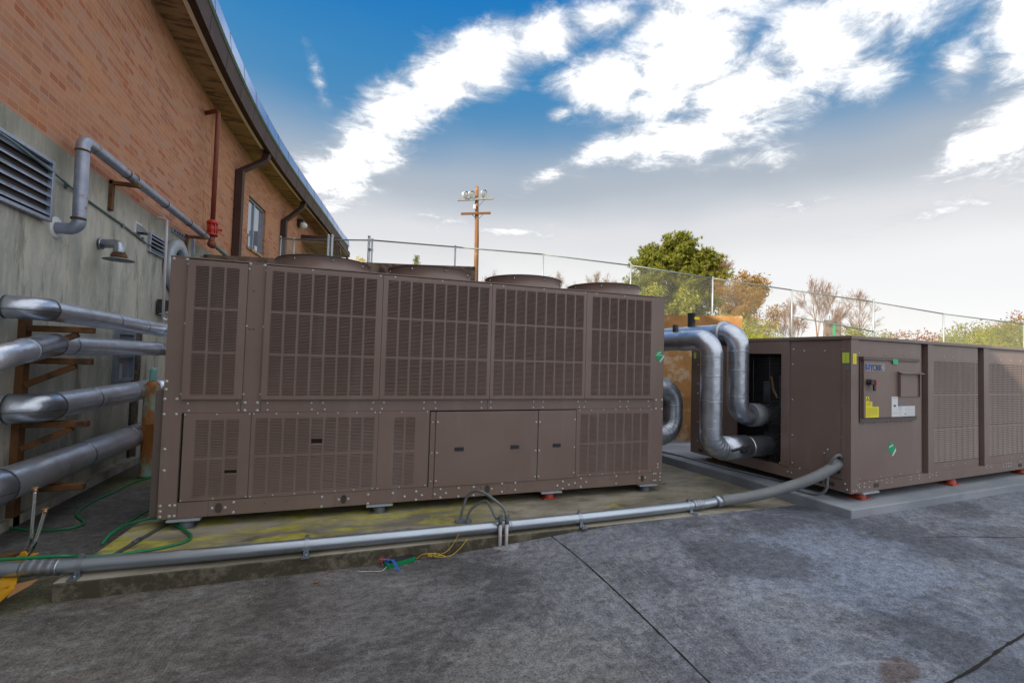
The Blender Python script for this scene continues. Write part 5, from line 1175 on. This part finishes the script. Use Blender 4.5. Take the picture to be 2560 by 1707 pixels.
# ------------------------------------------------------------------ utility pole
up_ = thing('utility_pole', 'tall brown timber pole with two crossarms and three floodlights', 'utility pole', (6.15,24,3.2))
q = MB(); q.tube([(6.16,24,3.1),(6.11,24,8.1),(6.02,24,11.05)], [.145,.12,.095], 14); q.build('pole', 'pole', up_)
q = MB(); q.bar((4.93,23.86,10.12),(6.93,23.86,10.50), .10, .12); a1 = q.build('crossarm', 'greywood', up_)
q = MB(); q.bar((5.16,23.86,9.40),(6.80,23.86,9.66), .10, .11); q.build('crossarm', 'pole', up_)
q = MB(); q.bar((6.45,23.84,10.35),(6.08,23.86,9.90), .03, .03); q.bar((6.40,23.84,9.56),(6.10,23.86,9.2), .03, .03); q.bar((5.70,23.84,9.48),(5.95,23.86,9.3), .03, .03); q.build_each('brace', 'greymount', up_)
q = MB(); q.box((5.83,23.80,9.75),(5.95,23.90,10.0)); q.build('junction_box', 'pvc', up_)
for x, z, yw in ((5.32,10.42,.3),(5.66,10.50,-.2),(6.35,10.66,-.3)):
    q = MB(); q.lathe([(1e-4,-.18),(.07,-.17),(.11,-.08),(.17,.05),(.18,.08)], (x,23.80,z+.04), (.35+yw*.3,-.6,-.35), 18); fl = q.build('floodlight', 'pvc', up_)
    q = MB(); q.lathe([(.165,.07),(.10,.095),(1e-4,.10)], (x,23.80,z), (.35+yw*.3,-.6,-.35), 18); qo = q.build('lens', 'lampglass', None); qo.parent = fl; qo.data.transform(Matrix.Translation(-Vector(up_.location)))
    q = MB(); q.box((x-.04,23.82,z-.28),(x+.04,23.88,z-.10)); qo = q.build('yoke', 'black', None); qo.parent = fl; qo.data.transform(Matrix.Translation(-Vector(up_.location)))
# sign-like post
gs = thing('marker_post', 'brown board with a green stripe beyond the fence, by the bare trees', 'post', (27.8,20,2.9))
q = MB(); q.box((27.1,20,2.8),(28.5,20.1,4.62)); q.build('board', 'retain2', gs)
q = MB(); q.box((27.75,19.97,2.8),(27.95,19.999,4.4)); q.build('stripe', 'stickG', gs)

# ------------------------------------------------------------------ trees
def rv3(): 
    while True:
        v = Vector((random.uniform(-1,1),random.uniform(-1,1),random.uniform(-1,1)))
        if .05 < v.length <= 1: return v
def leaves(q, centers, per, rad, size, asp=.6):
    for c_ in centers:
        for _ in range(per):
            p_ = c_ + rv3()*rad; a = rv3().normalized(); b = a.cross(rv3()).normalized(); s_ = size*random.uniform(.6,1.3)
            a *= s_; b *= s_*asp; q.add([p_-a, p_-b, p_+a, p_+b], [(0,1,2,3)])
def branch(q, tips, p_, d, L, r, depth, spread, upw, taper=.62, wig=.25, kids=(3,4)):
    n_ = 3; pts = [p_]; dd = d.copy()
    for i in range(n_):
        dd = (dd + rv3()*wig*.5 + Vector((0,0,upw*.15))).normalized(); pts.append(pts[-1]+dd*L/n_)
    r1 = r*taper; q.tube(pts, [r+(r1-r)*i/n_ for i in range(n_+1)], 5 if r > .03 else 3, False)
    if depth == 0: tips.append(pts[-1]); tips.append(pts[-2]); return
    for k in range(random.randint(*kids)):
        t = random.uniform(.35,1); i = min(int(t*n_), n_-1); o = pts[i].lerp(pts[i+1], t*n_-i)
        nd = (dd + rv3()*spread + Vector((0,0,upw*.3))).normalized()
        branch(q, tips, o, nd, L*random.uniform(.55,.8), max(r1*random.uniform(.5,.75), .014), depth-1, spread, upw, taper, wig, kids)
    branch(q, tips, pts[-1], dd, L*.7, max(r1*.85,.014), depth-1, spread, upw, taper, wig, kids)
def tree(name, label, cat, base, height, seed, trunk_r, lean, first, depth, spread, upw, leafmat_, per, lrad, lsize, frac=1.0, barkm='bark2', group=None, kids=(3,4), stems=1, bare_h=.3):
    random.seed(seed); o = thing(name, label, cat, base, 0, group); q = MB(); tips = []; B = Vector(base)
    for s_ in range(stems):
        hx = random.uniform(-.35,.35) if stems > 1 else 0; d0 = Vector((lean+hx, random.uniform(-.1,.1), 1)).normalized(); Ht = height*bare_h; pts = [B+Vector((hx*.5,0,-.2)), B+Vector((hx*.5,0,0))+d0*Ht*.5, B+Vector((hx*.5,0,0))+d0*Ht]
        q.tube(pts, [trunk_r, trunk_r*.85, trunk_r*.75], 8, False)
        branch(q, tips, pts[-1], d0, height*first, trunk_r*.72, depth, spread, upw, kids=kids)
        for k in range(2): branch(q, tips, pts[1].lerp(pts[2], random.random()), (d0+rv3()*spread*1.2).normalized(), height*first*.8, trunk_r*.4, depth-1, spread, upw, kids=kids)
    # scale the crown to the asked height
    top = max(v[2] for v in q.v); f = height/(top-B.z); q.v = [((v[0]-B.x)*f+B.x, (v[1]-B.y)*f+B.y, (v[2]-B.z)*f+B.z) for v in q.v]; tips = [(t-B)*f+B for t in tips]
    q.build('trunk', barkm, o)
    if per:
        random.shuffle(tips); l_ = MB(); leaves(l_, tips[:int(len(tips)*frac)], per, lrad, lsize); l_.build('crown', leafmat_, o)
    return o
# big pine: tufts of needles on spreading limbs
def pine(base, H, seed, label, half=4.4):
    random.seed(seed); o = thing('pine_tree', label, 'pine tree', base); B = Vector(base); q = MB(); l_ = MB()
    def trunk(b, h, r, lean): 
        q.tube([b+Vector((0,0,-.3)), b+Vector((lean*.3,0,h*.4)), b+Vector((lean,0,h*.96))], [r, r*.75, r*.2], 9, False)
        return lambda t: b+Vector((lean*t, 0, h*.96*t))
    for bx_, h, r, lean, nl in ((0,H*.93,.22,.1,100),(2.1,H*.82,.16,.5,74),(-2.0,H*.82,.14,-.5,74)):
        f = trunk(B+Vector((bx_,random.uniform(-1,1),0)), h, r, lean)
        for k in range(nl):
            t = random.uniform(.12,1)**.75; p0 = f(t); a = random.uniform(0,6.28)
            R_ = half*.66*math.sqrt(max(.05, 1-((t-.55)/.47)**2))*random.uniform(.35,1.0)
            d = Vector((math.cos(a), math.sin(a)*.8, .22+.25*t)); p1 = p0+d*R_; pm2 = p0.lerp(p1,.5)+Vector((0,0,-.1*R_))
            q.tube([p0,pm2,p1], [.05,.035,.015], 4, False)
            nt = int(11+R_*11)
            for j in range(nt):
                c_ = (pm2.lerp(p1, random.random()) if random.random() < .75 else p0.lerp(pm2, random.uniform(.5,1))) + rv3()*Vector((.55,.55,.38)).length*.62
                for m2 in range(16):
                    dv_ = (rv3()+Vector((0,0,.55))).normalized(); Ln = random.uniform(.16,.30); sd_ = dv_.cross(rv3()).normalized()*.026
                    l_.add([c_-sd_, c_+sd_, c_+dv_*Ln+sd_*.6, c_+dv_*Ln-sd_*.6], [(0,1,2,3)])
    q.build('trunk', 'bark', o); l_.build('crown', 'needle', o)
pine((26.9,34,2.9), 10.9, 3, 'tall rounded dark green pine beyond the fence')
tree('tree', 'yellow-green broadleaf tree filling in low in front of the pine', 'tree', (26.3,31.5,2.9), 5.4, 12, .14, 0, .30, 3, .75, .3, 'lyg', 14, .42, .12, 1, 'bark', bare_h=.18, kids=(3,5))
tree('tree', 'small yellow-green tree left of the pine trunk', 'tree', (22.6,30.5,2.9), 4.9, 14, .12, 0, .30, 3, .7, .3, 'lyg', 13, .40, .115, 1, 'bark', bare_h=.18)
tree('tree', 'thin tree with a few rusty leaves directly right of the pine', 'tree', (34.4,36,3.0), 10.4, 22, .17, .05, .32, 5, .6, .2, 'lbrn', 3, .30, .05, .7, 'bark', bare_h=.32)
tree('tree', 'spreading tree of rusty orange leaves right of the pine', 'tree', (32.3,30,2.7), 6.9, 31, .13, 0, .32, 4, .85, .15, 'lor', 7, .34, .09, .9, 'bark', stems=2, bare_h=.2)
tree('bare_tree', 'low bare tree nearest the rusty orange tree', 'tree', (38.9,32,2.4), 5.9, 41, .10, 0, .36, 5, .75, .2, 'lbrn', 1, .2, .04, .5, 'bark', group='leafless trees beyond the fence', kids=(2,3), stems=2)
tree('bare_tree', 'tallest bare tree above the low unit', 'tree', (45.0,34,2.3), 9.0, 42, .14, 0, .34, 5, .75, .2, 'lbrn', 1, .2, .04, .5, 'bark', group='leafless trees beyond the fence', kids=(2,3))
tree('bare_tree', 'bare tree just right of the tallest bare tree', 'tree', (48.6,36,2.3), 8.8, 47, .13, -.05, .34, 5, .75, .2, 'lbrn', 1, .2, .04, .5, 'bark', group='leafless trees beyond the fence', kids=(2,3))
tree('bare_tree', 'rightmost bare tree, fanning wide beside a fence post', 'tree', (48.3,32,2.2), 7.8, 44, .13, .05, .34, 5, .8, .16, 'lbrn', 1, .2, .04, .5, 'bark', group='leafless trees beyond the fence', kids=(2,3))
def bush(base, w, h, seed, mat, label, n_=70, per=60, ls=.07, d=None):
    random.seed(seed); o = thing('bush', label, 'bush', base); B = Vector(base); q = MB(); tips = []
    for k in range(9): a = k*.7; q.tube([B+Vector((math.cos(a)*w*.15,math.sin(a)*w*.15,-.1)), B+Vector((math.cos(a)*w*.3,math.sin(a)*w*.3,h*.45)), B+Vector((math.cos(a)*w*.42,math.sin(a)*w*.42,h*.75))], [.035,.025,.01], 4, False)
    for k in range(n_):
        v = rv3(); tips.append(B+Vector((v.x*w*.5, v.y*(d or w)*.5, h*.45+v.z*h*.45)))
    q.build('stems', 'bark2', o); l_ = MB(); leaves(l_, tips, per, w*.09+.12, ls); l_.build('foliage', mat, o)
bush((21.9,22,2.55), 6.4, 2.05, 51, 'lyg', 'wide low yellow-green bush below the rusty orange tree', 110, 60, .07, 3)
bush((42.0,28,2.0), 5.2, 3.6, 52, 'lgrn', 'green bush behind the corner of the low unit', 90, 50, .09)
bush((36.5,25,2.0), 3.0, 2.3, 53, 'lor', 'small rusty bush left of the green bush', 50, 40, .07)
bush((45.5,25.5,1.9), 5.6, 3.5, 54, 'lred', 'red-leaved bush above the low unit', 80, 30, .10)
bush((38.8,17.2,1.5), 5.6, 4.1, 55, 'lgrn', 'big leafy green bush behind the fence at the right edge', 150, 60, .075)
bush((34.2,16.4,1.5), 3.2, 3.0, 56, 'lyg', 'smaller yellow-green bush left of the big leafy one', 80, 45, .07)
bush((44.5,18.6,2.8), 4.0, 3.4, 57, 'lred', 'reddish bush top showing above the leafy green bush', 60, 40, .08)
tree('tree', 'round golden-leaved tree beyond the fence gate', 'tree', (.55,40,3.2), 6.4, 61, .2, 0, .32, 3, .8, .2, 'lyel', 34, .5, .10, 1, 'bark', kids=(3,5))
def conifer(base, H, w, seed, label):
    random.seed(seed); o = thing('conifer', label, 'conifer', base); B = Vector(base); q = MB(); l_ = MB(); q.tube([B, B+Vector((0,0,H))], [.12,.01], 6, False)
    for k in range(150):
        t = random.random(); a = random.uniform(0,6.28); r_ = w*(1-t)*random.uniform(.4,1)+.05; c_ = B+Vector((math.cos(a)*r_, math.sin(a)*r_, H*(.15+.85*t)))
        leaves(l_, [c_], 14, .22, .07)
    q.build('trunk', 'bark', o); l_.build('crown', 'needle', o)
conifer((4.85,40,3.2), 7.2, 1.3, 62, 'tip of a small dark conifer above the retaining wall')
for i, (x, y, h, lab) in enumerate(((19.0,40,7.2,'faint bare tree left of the pine, nearest the cowls'), (22.0,40,7.4,'faint bare tree against the left of the pine'), (11.2,40,6.2,'faint small bare tree just right of the timber pole'), (25.2,42,7.0,'faint bare tree touching the left side of the pine'))):
    tree('bare_tree', lab, 'tree', (x,y,3.3), h, 70+i, .10, 0, .34, 4, .65, .2, 'lbrn', 3, .25, .05, .7, 'bark2', group='faint bare trees left of the pine')
